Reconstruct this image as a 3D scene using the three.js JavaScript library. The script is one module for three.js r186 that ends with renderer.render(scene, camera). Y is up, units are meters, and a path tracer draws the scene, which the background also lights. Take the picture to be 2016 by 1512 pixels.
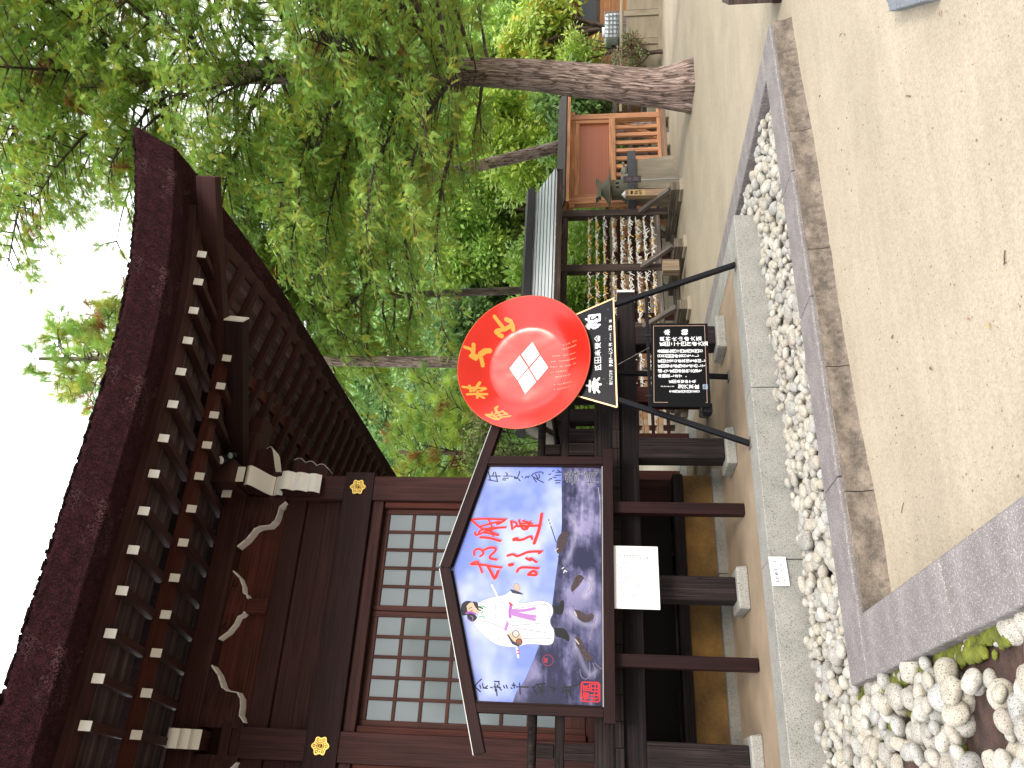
import * as THREE from 'three';
import { RoundedBoxGeometry } from 'three/addons/geometries/RoundedBoxGeometry.js';
import { mergeGeometries, mergeVertices, toCreasedNormals } from 'three/addons/utils/BufferGeometryUtils.js';

// ---------- camera, sky, sun, exposure ----------
const scene = new THREE.Scene();
const F = 1570, YAW = 27.765 * Math.PI / 180, PITCH = 6.174 * Math.PI / 180, ROLL = -0.156 * Math.PI / 180, EYE = 1.5;
const camera = new THREE.PerspectiveCamera(2 * Math.atan(756 / F) * 180 / Math.PI, 4 / 3, 0.05, 900);
const V3 = (x, y, z) => new THREE.Vector3(x, y, z);
const cf = V3(Math.sin(YAW) * Math.cos(PITCH), Math.sin(PITCH), -Math.cos(YAW) * Math.cos(PITCH));
const cr0 = V3(Math.cos(YAW), 0, Math.sin(YAW)), cu0 = cr0.clone().cross(cf);
const cr = cr0.clone().multiplyScalar(Math.cos(ROLL)).addScaledVector(cu0, Math.sin(ROLL));
const cu = cr0.clone().multiplyScalar(-Math.sin(ROLL)).addScaledVector(cu0, Math.cos(ROLL));
// the phone was held on its side: the picture's right is down in the world, its top is the world's right
camera.matrixAutoUpdate = true;
camera.quaternion.setFromRotationMatrix(new THREE.Matrix4().makeBasis(cu.clone().negate(), cr, cf.clone().negate()));
camera.position.set(0, EYE, 0);
scene.add(camera);

const renderer = new THREE.WebGLRenderer({ antialias: true });
renderer.toneMapping = THREE.LinearToneMapping;
renderer.toneMappingExposure = 2.05;
renderer.shadowMap.enabled = true;

function rng(s) { return () => { s = (s + 0x6d2b79f5) | 0; let t = Math.imul(s ^ (s >>> 15), 1 | s); t = (t + Math.imul(t ^ (t >>> 7), 61 | t)) ^ t; return ((t ^ (t >>> 14)) >>> 0) / 4294967296; }; }
const hsh = (x, y, s) => { let n = Math.imul(x, 374761393) ^ Math.imul(y, 668265263) ^ Math.imul(s, 974634777); n = Math.imul(n ^ (n >>> 13), 1274126177); return ((n ^ (n >>> 16)) >>> 0) / 4294967296; };
const sm = (t) => t * t * (3 - 2 * t), mod = (a, b) => ((a % b) + b) % b, lerp = (a, b, t) => a + (b - a) * t, clamp = (x, a, b) => Math.min(b, Math.max(a, x));
function vn(x, y, P, Q, s) {            // value noise that repeats after P x Q cells
  const xi = Math.floor(x), yi = Math.floor(y), fx = sm(x - xi), fy = sm(y - yi);
  const a = mod(xi, P), b = mod(xi + 1, P), c = mod(yi, Q), d = mod(yi + 1, Q);
  return lerp(lerp(hsh(a, c, s), hsh(b, c, s), fx), lerp(hsh(a, d, s), hsh(b, d, s), fx), fy);
}
function fbm(u, v, P, Q, s, o = 4) { let a = 0, w = 0.5, t = 0; for (let i = 0; i < o; i++) { a += w * vn(u * P, v * Q, P, Q, s + i); t += w; w *= 0.5; P *= 2; Q *= 2; } return a / t; }
const n2 = (x, y, s) => vn(x + 500, y + 500, 1 << 20, 1 << 20, s);
const nf = (x, y, s) => n2(x, y, s) * 0.55 + n2(x * 2.1, y * 2.1, s + 1) * 0.3 + n2(x * 4.3, y * 4.3, s + 2) * 0.15;

{ // overcast sky: bright, nearly even cloud
  const w = 512, h = 256, d = new Float32Array(w * h * 4);
  for (let j = 0; j < h; j++) for (let i = 0; i < w; i++) {
    const e = (j / h - 0.5) * Math.PI, c = fbm(i / w, j / h, 8, 6, 3, 5);
    let L = e > 0 ? 1.36 + 0.18 * Math.sin(e) + (c - 0.5) * 0.35 : 0.8;
    const o = (j * w + i) * 4; d[o] = L * 0.985; d[o + 1] = L * 1.0; d[o + 2] = L * 1.03; d[o + 3] = 1;
  }
  const t = new THREE.DataTexture(d, w, h, THREE.RGBAFormat, THREE.FloatType);
  t.mapping = THREE.EquirectangularReflectionMapping; t.magFilter = THREE.LinearFilter; t.minFilter = THREE.LinearFilter; t.wrapS = THREE.RepeatWrapping; t.needsUpdate = true;
  scene.background = t; scene.environment = t;
}
const sun = new THREE.DirectionalLight(0xfff2e0, 1.35);
sun.position.set(2, 15, 18); sun.target.position.set(3, 0, -6);
sun.castShadow = true; sun.shadow.radius = 30;
Object.assign(sun.shadow.camera, { left: -30, right: 30, top: 30, bottom: -30, near: 1, far: 90 });
sun.shadow.mapSize.set(2048, 2048);
scene.add(sun, sun.target);

// ---------- where a pixel of the photograph meets a plane of the place ----------
const C0 = V3(0, EYE, 0);
const ray = (x, y) => cf.clone().multiplyScalar(F).addScaledVector(cr, 756 - y).addScaledVector(cu, 1008 - x);
const onZ = (x, y, z) => { const d = ray(x, y); return C0.clone().addScaledVector(d, z / d.z); };
const onX = (x, y, X) => { const d = ray(x, y); return C0.clone().addScaledVector(d, X / d.x); };
const onY = (x, y, Y = 0) => { const d = ray(x, y); return C0.clone().addScaledVector(d, (Y - EYE) / d.y); };
const onD = (x, y, D) => C0.clone().addScaledVector(ray(x, y), D / F);
const onPl = (x, y, c, n) => { const d = ray(x, y); return C0.clone().addScaledVector(d, c.clone().sub(C0).dot(n) / d.dot(n)); };

// ---------- textures ----------
function tex(w, h, fn, srgb = true) {
  const d = new Uint8Array(w * h * 4);
  for (let j = 0; j < h; j++) for (let i = 0; i < w; i++) {
    let c = fn(i / w, j / h, i, j); if (typeof c === 'number') c = [c, c, c];
    const o = (j * w + i) * 4; for (let k = 0; k < 3; k++) d[o + k] = clamp(c[k] * 255, 0, 255); d[o + 3] = 255;
  }
  const t = new THREE.DataTexture(d, w, h); t.magFilter = THREE.LinearFilter; t.minFilter = THREE.LinearMipmapLinearFilter; t.wrapS = t.wrapT = THREE.RepeatWrapping;
  if (srgb) t.colorSpace = THREE.SRGBColorSpace; t.needsUpdate = true; return t;
}
const lin = (t) => { const c = t.clone(); c.colorSpace = THREE.NoColorSpace; c.needsUpdate = true; return c; };
const T = {};
T.wood = tex(1024, 512, (u, v) => {
  const wv = v + 0.012 * fbm(u, v, 3, 4, 9, 2);
  const a = fbm(u, wv, 3, 40, 11, 3), b = fbm(u, wv, 8, 150, 21, 2), k = fbm(u, v, 5, 8, 31, 3), r = Math.abs(Math.sin((wv * 26 + fbm(u, v, 2, 4, 41, 2) * 3.2) * Math.PI));
  const L = 0.62 + 0.30 * (a - 0.5) + 0.34 * (b - 0.5) + 0.22 * (k - 0.5) + 0.12 * Math.pow(r, 4);
  return [L + 0.1, L + 0.06, L + 0.05];
});
T.woodB = lin(T.wood);
T.old = tex(1024, 512, (u, v) => {
  const wv = v + 0.02 * fbm(u, v, 2, 3, 19, 2);
  const a = fbm(u, wv, 3, 60, 51, 3), b = fbm(u, wv, 6, 200, 61, 2), k = fbm(u, v, 6, 8, 71, 4);
  const crack = Math.max(0, 1 - Math.abs(fbm(u, wv, 3, 46, 81, 2) - 0.5) * 26) * 0.4;
  const L = 0.6 + 0.5 * (a - 0.5) + 0.5 * (b - 0.5) - crack + 0.3 * (k - 0.5);
  return [L + 0.06, L + 0.05, L + 0.06];
});
T.oldB = lin(T.old);
T.granite = tex(1024, 1024, (u, v, i, j) => {
  const a = hsh(i >> 1, j >> 1, 5), b = fbm(u, v, 130, 130, 6, 2), c = fbm(u, v, 220, 220, 8, 1), k = fbm(u, v, 4, 4, 7, 3);
  let L = 0.80 + (k - 0.5) * 0.16 + (a - 0.5) * 0.10;
  if (b > 0.66) L -= 0.30 * Math.min(1, (b - 0.66) * 9); if (c > 0.86) L -= 0.35; if (c < 0.14) L += 0.14;
  return [L, L * 0.99, L * 0.97];
});
T.graniteB = lin(T.granite);
T.pink = tex(1024, 1024, (u, v, i, j) => {
  const a = hsh(i >> 1, j >> 1, 15), b = fbm(u, v, 120, 120, 16, 2), c = fbm(u, v, 200, 200, 18, 1), k = fbm(u, v, 5, 5, 17, 4);
  let L = 0.68 + (k - 0.5) * 0.22 + (a - 0.5) * 0.14, w = 0;
  if (b > 0.62) w = Math.min(1, (b - 0.62) * 8) * 0.26; if (c < 0.13) L -= 0.18;
  return [L + w, L * 0.96 + w, L * 0.96 + w];
});
T.pinkB = lin(T.pink);
T.sand = tex(2048, 2048, (u, v, i, j) => {
  const a = hsh(i >> 1, j >> 1, 25), a2 = hsh(i, j, 26), b = fbm(u, v, 260, 260, 26, 2), k = fbm(u, v, 5, 5, 27, 4), s = fbm(u, v, 5, 46, 28, 3), g = hsh(i >> 2, j >> 2, 29);
  let L = 0.84 + (a - 0.5) * 0.09 + (a2 - 0.5) * 0.06 + (b - 0.5) * 0.16 + (k - 0.5) * 0.10 + (s - 0.5) * 0.06;
  if (g > 0.9975) L -= 0.26 * hsh(i >> 2, j >> 2, 33); if (a2 > 0.985) L -= 0.2; if (b > 0.80) L -= 0.10;
  return [L * 1.075, L * 0.995, L * 0.855];
});
T.sandB = lin(T.sand);
T.mortar = tex(512, 512, (u, v, i, j) => { const L = 0.8 + (fbm(u, v, 6, 6, 45, 5) - 0.5) * 0.22 + (hsh(i, j, 46) - 0.5) * 0.06; return [L, L * 0.95, L * 0.87]; });
T.bark = tex(1024, 1024, (u, v) => {
  const wu = u + 0.02 * (fbm(u, v, 6, 8, 55, 3) - 0.5);
  const r = fbm(wu, v, 22, 4, 56, 2), f = fbm(wu, v, 90, 10, 57, 3), k = fbm(u, v, 6, 5, 58, 3), g = fbm(u, v, 40, 40, 59, 2);
  const cr_ = Math.max(0, 1 - Math.abs(r - 0.5) * 9);
  const L = 0.66 - cr_ * 0.36 + (f - 0.5) * 0.6 + (k - 0.5) * 0.2 + (g - 0.5) * 0.15;
  return [L + 0.04, L, L - 0.02];
});
T.barkB = lin(T.bark);
T.thatch = tex(1024, 512, (u, v, i, j) => {
  const a = fbm(u, v, 160, 60, 65, 2), b = fbm(u, v, 300, 120, 66, 2), k = fbm(u, v, 7, 4, 67, 4), k2 = fbm(u, v, 26, 12, 68, 3);
  let L = 0.45 + (a - 0.5) * 0.36 + (b - 0.5) * 0.32 + (k2 - 0.5) * 0.2;
  const grey = clamp((k - 0.56) * 6, 0, 1) * clamp((a - 0.35) * 3, 0, 1);
  return [L * lerp(1, 1.45, grey), L * lerp(0.72, 1.35, grey), L * lerp(0.78, 1.35, grey)];
});
T.thatchB = lin(T.thatch);
T.plaster = tex(512, 512, (u, v) => { const L = 0.68 + (fbm(u, v, 4, 4, 75, 5) - 0.5) * 0.5 + (fbm(u, v, 60, 60, 76, 2) - 0.5) * 0.12; return [L, L * 0.87, L * 0.62]; });
T.pebble = tex(512, 512, (u, v, i, j) => {
  const b = fbm(u, v, 70, 70, 85, 2), k = fbm(u, v, 4, 4, 86, 4), a = hsh(i, j, 87);
  let L = 0.86 + (k - 0.5) * 0.26 + (a - 0.5) * 0.08; if (b > 0.64) L -= Math.min(0.42, (b - 0.64) * 3.4);
  return [L, L * 0.985, L * 0.95];
});
T.mossy = tex(512, 512, (u, v, i, j) => { const L = 0.6 + (fbm(u, v, 5, 5, 95, 4) - 0.5) * 0.5 + (hsh(i >> 1, j >> 1, 96) - 0.5) * 0.2; return [L, L, L]; });
T.stain = tex(1024, 512, (u, v, i, j) => { const a = fbm(u, v, 9, 7, 111, 4), b = fbm(u, v, 60, 18, 112, 3), g = hsh(i >> 1, j >> 1, 113), k = fbm(u, v, 200, 120, 114, 2); const L = 0.68 + (a - 0.5) * 0.42 + (b - 0.5) * 0.3 + (g - 0.5) * 0.10 + (k - 0.5) * 0.2; return [L, L * 0.955, L * 0.9]; });
T.soil = tex(512, 512, (u, v, i, j) => { const L = 0.6 + (fbm(u, v, 10, 10, 97, 5) - 0.5) * 0.7 + (hsh(i >> 1, j >> 1, 98) - 0.5) * 0.25; return [L, L * 0.9, L * 0.84]; });

const col = (r, g, b) => new THREE.Color().setRGB(r, g, b);
const KA = 0.76;
function mat(c, t, rough = 0.8, bump = 0, extra = {}) {
  const m = new THREE.MeshPhysicalMaterial({ color: col(c[0] * KA, c[1] * KA, c[2] * KA), roughness: rough, side: THREE.DoubleSide, ...extra });
  if (t) { m.map = T[t]; if (bump && T[t + 'B']) { m.bumpMap = T[t + 'B']; m.bumpScale = bump; } }
  return m;
}
const M = {
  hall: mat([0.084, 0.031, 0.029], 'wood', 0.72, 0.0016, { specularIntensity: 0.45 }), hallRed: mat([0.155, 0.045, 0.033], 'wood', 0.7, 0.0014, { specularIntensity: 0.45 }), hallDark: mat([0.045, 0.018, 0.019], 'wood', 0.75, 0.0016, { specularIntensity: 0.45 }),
  soffit: [mat([0.20, 0.115, 0.115], 'old', 0.85, 0.001), mat([0.13, 0.06, 0.06], 'old', 0.85, 0.001), mat([0.28, 0.18, 0.18], 'old', 0.85, 0.001)],
  deck: mat([0.06, 0.042, 0.040], 'old', 0.85, 0.002, { specularIntensity: 0.5 }), deckDark: mat([0.03, 0.020, 0.021], 'old', 0.85, 0.002, { specularIntensity: 0.5 }), gofun: mat([0.95, 0.92, 0.88], null, 0.85), gofunDull: mat([0.86, 0.81, 0.79], null, 0.9),
  thatch: mat([0.165, 0.092, 0.108], 'thatch', 0.95, 0.012, { specularIntensity: 0.25 }), thatchTop: mat([0.14, 0.10, 0.08], 'thatch', 0.95, 0.012, { specularIntensity: 0.25 }),
  granite: mat([0.60, 0.60, 0.57], 'granite', 0.75, 0.0008), graniteDark: mat([0.36, 0.355, 0.33], 'granite', 0.8, 0.001), pink: mat([0.535, 0.525, 0.515], 'pink', 0.8, 0.001), footing: mat([0.45, 0.41, 0.38], 'stain', 0.95),
  mortar: mat([0.56, 0.47, 0.38], 'mortar', 0.9), plaster: mat([0.42, 0.30, 0.14], 'plaster', 0.9), sand: mat([0.565, 0.572, 0.595], 'sand', 0.95, 0.004),
  soil: mat([0.20, 0.13, 0.11], 'soil', 0.95), lacquer: mat([0.034, 0.010, 0.012], 'wood', 0.5, 0.0006, { specularIntensity: 0.35 }), black: mat([0.008, 0.008, 0.011], null, 0.45, 0, { specularIntensity: 0.35 }), doorWood: mat([0.115, 0.042, 0.032], 'wood', 0.65, 0.001, { specularIntensity: 0.45 }), alu: mat([0.75, 0.74, 0.75], null, 0.35, 0, { metalness: 0.9 }),
  gold: mat([0.72, 0.48, 0.13], null, 0.35, 0, { metalness: 1 }), glass: mat([0.20, 0.235, 0.255], null, 0.06, 0, { specularIntensity: 0.9 }), voidBlack: mat([0.015, 0.012, 0.011], null, 0.95),
  bark: mat([0.80, 0.67, 0.63], 'bark', 0.95, 0.02), barkGrey: mat([0.30, 0.25, 0.21], 'bark', 0.95, 0.01), white: mat([0.86, 0.87, 0.88], null, 0.5),
  orange: mat([1.2, 0.62, 0.30], 'wood', 0.7, 0.0005), orangeDeep: mat([1.1, 0.5, 0.26], 'wood', 0.6, 0.0005), oldGrey: mat([0.42, 0.36, 0.30], 'old', 0.85, 0.001), oldBrown: mat([0.17, 0.11, 0.09], 'old', 0.85, 0.001), beige: mat([0.62, 0.47, 0.30], 'wood', 0.8, 0.0005),
  steelRoof: mat([1.1, 1.16, 1.25], null, 0.5), steelDark: mat([0.05, 0.045, 0.055], null, 0.5, 0, { metalness: 0.2 }), concrete: mat([0.60, 0.58, 0.53], 'mortar', 0.92), stoneGreen: mat([0.36, 0.36, 0.26], 'granite', 0.9, 0.002), slab: mat([0.17, 0.18, 0.22], 'granite', 0.8, 0.001),
};

// ---------- building helpers ----------
function grain(g, axis = 'x', off = null, su = 2, sv = 0.5) {      // uv in metres with the grain along one axis
  g = g.index ? g.toNonIndexed() : g;
  const p = g.attributes.position, uv = new Float32Array(p.count * 2), A = { x: 0, y: 1, z: 2 }[axis];
  const o = off ?? [hsh(Math.round(p.getX(0) * 1000), Math.round(p.getY(0) * 1000 + p.getZ(0) * 777), 1) * 7, hsh(Math.round(p.getZ(0) * 1000), Math.round(p.getY(0) * 1000), 2) * 7];
  const a = V3(), b = V3(), c = V3();
  for (let i = 0; i < p.count; i += 3) {
    a.fromBufferAttribute(p, i); b.fromBufferAttribute(p, i + 1).sub(a); c.fromBufferAttribute(p, i + 2).sub(a); b.cross(c);
    const n = [Math.abs(b.x), Math.abs(b.y), Math.abs(b.z)], D = n.indexOf(Math.max(...n));
    for (let k = i; k < i + 3; k++) {
      const q = [p.getX(k), p.getY(k), p.getZ(k)];
      let u, v; if (D === A) { const r = [0, 1, 2].filter((z) => z !== A); u = q[r[0]] * 0.25; v = q[r[1]]; } else { u = q[A]; v = q[3 - A - D] + q[D] * 0.37; }
      uv[k * 2] = u / su + o[0]; uv[k * 2 + 1] = v / sv + o[1];
    }
  }
  g.setAttribute('uv', new THREE.BufferAttribute(uv, 2)); return g;
}
function bx(x0, x1, y0, y1, z0, z1, { c = 0.006, axis = null, su, sv, off } = {}) {
  const w = Math.abs(x1 - x0), h = Math.abs(y1 - y0), d = Math.abs(z1 - z0); c = Math.min(c, w / 3, h / 3, d / 3);
  let g = c > 0.0015 ? new RoundedBoxGeometry(w, h, d, 1, c) : new THREE.BoxGeometry(w, h, d);
  g.translate((x0 + x1) / 2, (y0 + y1) / 2, (z0 + z1) / 2);
  return grain(g, axis ?? (w >= h && w >= d ? 'x' : h >= d ? 'y' : 'z'), off, su, sv);
}
function beam(p, q, w, h, { c = 0.005, up = V3(0, 1, 0) } = {}) {   // a squared timber between two points
  const d = q.clone().sub(p), L = d.length(); d.normalize();
  const z = d.clone().cross(up).normalize(), y = z.clone().cross(d);
  let g = c > 0.0015 && Math.min(w, h) > 0.015 ? new RoundedBoxGeometry(L, h, w, 1, Math.min(c, w / 3, h / 3)) : new THREE.BoxGeometry(L, h, w);
  g = grain(g, 'x', [hsh(Math.round(p.x * 999), Math.round(p.z * 999), 3) * 9, hsh(Math.round(p.x * 999), Math.round(q.z * 999), 4) * 9]);
  return g.applyMatrix4(new THREE.Matrix4().makeBasis(d, y, z).setPosition(p.clone().add(q).multiplyScalar(0.5)));
}
function tube(pts, radii, seg = 8, cap = true, wob = 0) {             // tapered tube through points
  const n = pts.length, pos = [], uv = [], idx = []; const rm = Array.isArray(radii) ? radii[radii.length >> 1] : radii; let ref = V3(0.31, 0.2, 0.93), len = 0;
  for (let i = 0; i < n; i++) {
    const t = pts[Math.min(n - 1, i + 1)].clone().sub(pts[Math.max(0, i - 1)]).normalize();
    const a = ref.clone().addScaledVector(t, -ref.dot(t)).normalize(), b = t.clone().cross(a); ref = a; if (i) len += pts[i].distanceTo(pts[i - 1]);
    const r = Array.isArray(radii) ? radii[i] : radii;
    for (let k = 0; k <= seg; k++) { const an = k / seg * Math.PI * 2, rr = r * (1 + (wob ? (n2(Math.cos(an) * 2 + i * 0.3, Math.sin(an) * 2 + i * 0.2, 7) - 0.5) * wob : 0)); const q = pts[i].clone().addScaledVector(a, Math.cos(an) * rr).addScaledVector(b, Math.sin(an) * rr); pos.push(q.x, q.y, q.z); uv.push(k / seg * Math.max(1, Math.round(rm * 6.28 / 0.6)), len / 1.2); }
  }
  for (let i = 0; i < n - 1; i++) for (let k = 0; k < seg; k++) { const a = i * (seg + 1) + k, b = a + seg + 1; idx.push(a, a + 1, b, b, a + 1, b + 1); }
  if (cap) for (const [i, f] of [[0, 1], [n - 1, 0]]) { const c = pos.length / 3; pos.push(pts[i].x, pts[i].y, pts[i].z); uv.push(0, 0); for (let k = 0; k < seg; k++) { const a = i * (seg + 1) + k; f ? idx.push(c, a + 1, a) : idx.push(c, a, a + 1); } }
  const g = new THREE.BufferGeometry(); g.setAttribute('position', new THREE.Float32BufferAttribute(pos, 3)); g.setAttribute('uv', new THREE.Float32BufferAttribute(uv, 2)); g.setIndex(idx); g.computeVertexNormals(); return g;
}
const shapeOf = (pts) => new THREE.Shape(pts.map((p) => new THREE.Vector2(p[0], p[1])));
function exZ(pts, z0, z1, bev = 0) { const g = new THREE.ExtrudeGeometry(shapeOf(pts), { depth: z1 - z0 - bev * 2, bevelEnabled: bev > 0, bevelSize: bev, bevelThickness: bev, bevelSegments: 1, steps: 1 }); g.translate(0, 0, z0 + bev); return g; }
function exX(ptsZY, x0, x1) { const g = new THREE.ExtrudeGeometry(shapeOf(ptsZY.map(([z, y]) => [-z, y])), { depth: x1 - x0, bevelEnabled: false }); g.rotateY(Math.PI / 2); g.translate(x0, 0, 0); return g; }   // profile in (z, y), swept along x
function ribbon(pts, dir, width, thick) {                             // a thin band that follows a line, swept along dir
  const gs = []; for (let i = 0; i + 1 < pts.length; i++) { const d = pts[i + 1].clone().sub(pts[i]), n = dir.clone().cross(d).normalize(); const c = pts[i].clone().add(pts[i + 1]).multiplyScalar(0.5).addScaledVector(dir, width / 2).addScaledVector(n, thick * 0.2); const g = new THREE.BoxGeometry(d.length() + thick * 0.6, thick, width); g.applyMatrix4(new THREE.Matrix4().makeBasis(d.clone().normalize(), n, dir.clone()).setPosition(c)); gs.push(g); } return mergeGeometries(gs);
}
const merge = (l) => { if (!Array.isArray(l)) return l; if (l.length === 1) return l[0]; return mergeGeometries(l.map((g) => { g = g.index ? g.toNonIndexed() : g; for (const k of Object.keys(g.attributes)) if (!['position', 'normal', 'uv'].includes(k)) g.deleteAttribute(k); if (!g.attributes.uv) g.setAttribute('uv', new THREE.Float32BufferAttribute(new Float32Array(g.attributes.position.count * 2), 2)); if (!g.attributes.normal) g.computeVertexNormals(); return g; })); };
const counts = {};
const numbered = (n) => { const c = counts[n] = (counts[n] ?? -1) + 1; return c ? n + '_' + String(c).padStart(3, '0') : n; };
function thing(name, label, category, pos = [0, 0, 0], group) { const o = new THREE.Group(); o.name = numbered(name); o.position.set(...pos); o.userData = { label, category }; if (group) o.userData.group = group; scene.add(o); return o; }
function wp(o) { const p = V3(0, 0, 0); for (let q = o; q && q !== scene; q = q.parent) p.add(q.position); return p; }
function part(name, g, m, parent, label) {                            // geometry in world coordinates, hung under its parent
  g = merge(g); const p = wp(parent); g.translate(-p.x, -p.y, -p.z);
  const o = new THREE.Mesh(g, m); o.name = name; o.castShadow = o.receiveShadow = true; if (label) o.userData.label = label; parent.add(o); return o;
}
function single(name, g, m, label, category, base = [0, 0, 0], group) { g = merge(g); g.translate(-base[0], -base[1], -base[2]); const o = new THREE.Mesh(g, m); o.name = numbered(name); o.position.set(...base); o.castShadow = o.receiveShadow = true; o.userData = { label, category }; if (group) o.userData.group = group; scene.add(o); return o; }
function struct(name, g, m, label) { const o = new THREE.Mesh(merge(g), m); o.name = numbered(name); o.castShadow = o.receiveShadow = true; o.userData = { kind: 'structure', label }; scene.add(o); return o; }

// ---------- ground ----------
const gh = (x, z) => (nf(x * 0.7, z * 0.7, 201) - 0.5) * 0.035 + (nf(x * 3, z * 3, 204) - 0.5) * 0.012 - 0.006;
{
  const xs = [], zs = []; for (let x = -400; x <= 400;) { xs.push(x); x += (x > -3 && x < 14) ? 0.1 : Math.max(0.1, Math.min(40, Math.abs(x < 0 ? x + 3 : x - 14) * 0.25 + 0.1)); }
  for (let z = -400; z <= 200;) { zs.push(z); z += (z > -14 && z < 1) ? 0.1 : Math.max(0.1, Math.min(40, Math.abs(z < -5 ? z + 14 : z - 1) * 0.25 + 0.1)); }
  const pos = [], uv = [], idx = [];
  for (const z of zs) for (const x of xs) { const near = x > -6 && x < 20 && z > -20 && z < 4; pos.push(x, near ? gh(x, z) : -0.006, z); uv.push((x + z * 0.12) / 2.4, (z - x * 0.12) / 2.4); }
  const n = xs.length; for (let j = 0; j + 1 < zs.length; j++) for (let i = 0; i + 1 < n; i++) { const a = j * n + i; idx.push(a, a + n, a + 1, a + 1, a + n, a + n + 1); }
  const g = new THREE.BufferGeometry(); g.setAttribute('position', new THREE.Float32BufferAttribute(pos, 3)); g.setAttribute('uv', new THREE.Float32BufferAttribute(uv, 2)); g.setIndex(idx); g.computeVertexNormals();
  struct('ground', g, M.sand, 'pale swept sand of the shrine yard');
  // grit, bits of bark and twigs that lie on the sand
  const r = rng(77), gs = [], tw = [];
  for (let i = 0; i < 1300; i++) { const x = 0.9 + r() * r() * 9, z = -4.3 + r() * 2.6 - (x > 5.6 ? r() * 6 : 0); if (x < 5.6 && z < -4.36) continue; const s = 0.0018 + r() * r() * r() * 0.006; const q = new THREE.IcosahedronGeometry(s, 0); q.scale(1, 0.6, 1.3); q.rotateY(r() * 6); q.translate(x, gh(x, z) + s * 0.3, z); gs.push(q); }
  const grit = new THREE.Mesh(merge(gs), mat([0.26, 0.21, 0.16], null, 0.9)); grit.name = 'grit'; grit.castShadow = grit.receiveShadow = true; grit.userData = { kind: 'stuff', label: 'dark grit scattered over the pale sand' }; scene.add(grit);
  for (let i = 0; i < 26; i++) { const x = 1.2 + r() * 6.5, z = -1.8 - r() * 2.4, a = r() * 6.3, L = 0.015 + r() * 0.05; tw.push(tube([V3(x, gh(x, z) + 0.004, z), V3(x + Math.cos(a) * L * 0.5, gh(x, z) + 0.007, z + Math.sin(a) * L * 0.5 + 0.003), V3(x + Math.cos(a) * L, gh(x, z) + 0.004, z + Math.sin(a) * L)], 0.0014 + r() * 0.0016, 5)); }
  const twig = new THREE.Mesh(merge(tw), mat([0.17, 0.10, 0.07], null, 0.9)); twig.name = 'twigs'; twig.castShadow = true; twig.userData = { kind: 'stuff', label: 'small brown twigs strewn on the sand' }; scene.add(twig);
  // fallen leaves
  const leaf = (px, py, c, s, label) => { const p = onY(px, py, 0.005), sh = new THREE.Shape(); sh.moveTo(0, 0); sh.quadraticCurveTo(0.5, 0.35, 1, 0); sh.quadraticCurveTo(0.5, -0.35, 0, 0); const g = new THREE.ShapeGeometry(sh, 6); const q = g.attributes.position; for (let i = 0; i < q.count; i++) q.setZ(i, Math.abs(q.getY(i)) * 0.5 + q.getX(i) * 0.1); g.scale(s, s, s); g.rotateX(-Math.PI / 2); g.rotateY(px); g.computeVertexNormals(); g.translate(p.x, gh(p.x, p.z) + 0.006, p.z); single('fallen_leaf', g, mat(c, null, 0.7), label, 'leaf', [p.x, 0, p.z], 'fallen leaves on the sand'); };
  leaf(1945, 635, [0.6, 0.42, 0.06], 0.035, 'small yellow leaf lying on the sand right of the kerb'); leaf(1826, 722, [0.18, 0.09, 0.05], 0.04, 'curled brown leaf on the sand in front of the kerb'); leaf(1911, 628, [0.36, 0.12, 0.07], 0.022, 'tiny reddish leaf beside the yellow leaf on the sand'); leaf(1850, 20, [0.3, 0.06, 0.04], 0.03, 'small dark red leaf near the grey stone block');
}
// ---------- kerb ----------
function kerbStone(x0, x1, z0, z1, root) {
  const g0 = new RoundedBoxGeometry(x1 - x0, 0.27, z1 - z0, 1, 0.012); g0.translate((x0 + x1) / 2, 0.02, (z0 + z1) / 2);
  const g = grain(g0, 'x', [x0 * 1.7, z0 * 2.3], 0.45, 0.45); return part('kerb_stone', g, M.pink, root);
}
{
  const kb = thing('granite_kerb', 'long pinkish granite kerb of butted stones around the pebble bed', 'kerb', [0.8, 0, -4.55]);
  const e = 0.0035;
  for (const [a, b] of [[0.63, 1.72], [1.72, 2.95], [2.95, 4.0], [4.0, 5.53]]) kerbStone(a + e, b - e, -4.70, -4.40, kb);
  for (const [a, b] of [[-4.40, -3.28], [-3.28, -2.1], [-2.1, -0.9], [-0.9, 0.4]]) kerbStone(0.63, 0.945, a + e, b - e, kb);
  for (const [a, b] of [[-6.1, -4.70], [-7.6, -6.1], [-9.1, -7.6], [-10.6, -9.1]]) kerbStone(5.23, 5.53, a + e, b - e, kb);
  // the rough concrete footing shows under the stones on the sand side
  const foot = []; const prof = (x) => -4.378 + (n2(x * 5, 1, 5) - 0.5) * 0.010;
  for (const [a, b] of [[0.95, 1.62], [1.62, 2.42], [2.42, 3.3], [3.3, 4.35], [4.35, 5.53]]) {
    const g = new THREE.BoxGeometry(b - a - 0.006, 0.235, 0.05, Math.round((b - a) / 0.03), 8, 1); g.translate((a + b) / 2, 0.012, -4.42); const p = g.attributes.position;
    for (let i = 0; i < p.count; i++) if (p.getZ(i) > -4.4) { const x = p.getX(i), y = p.getY(i); p.setZ(i, prof(x) + (nf(x * 9, y * 14, 6) - 0.5) * 0.014 + clamp(0.05 - y, 0, 0.1) * 0.35); }
    g.computeVertexNormals(); foot.push(part('footing', grain(g, 'x', [a, 0.3], 1.6, 0.5), M.footing, kb, 'rough brown stained footing below the kerb stones'));
  }
}
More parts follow.
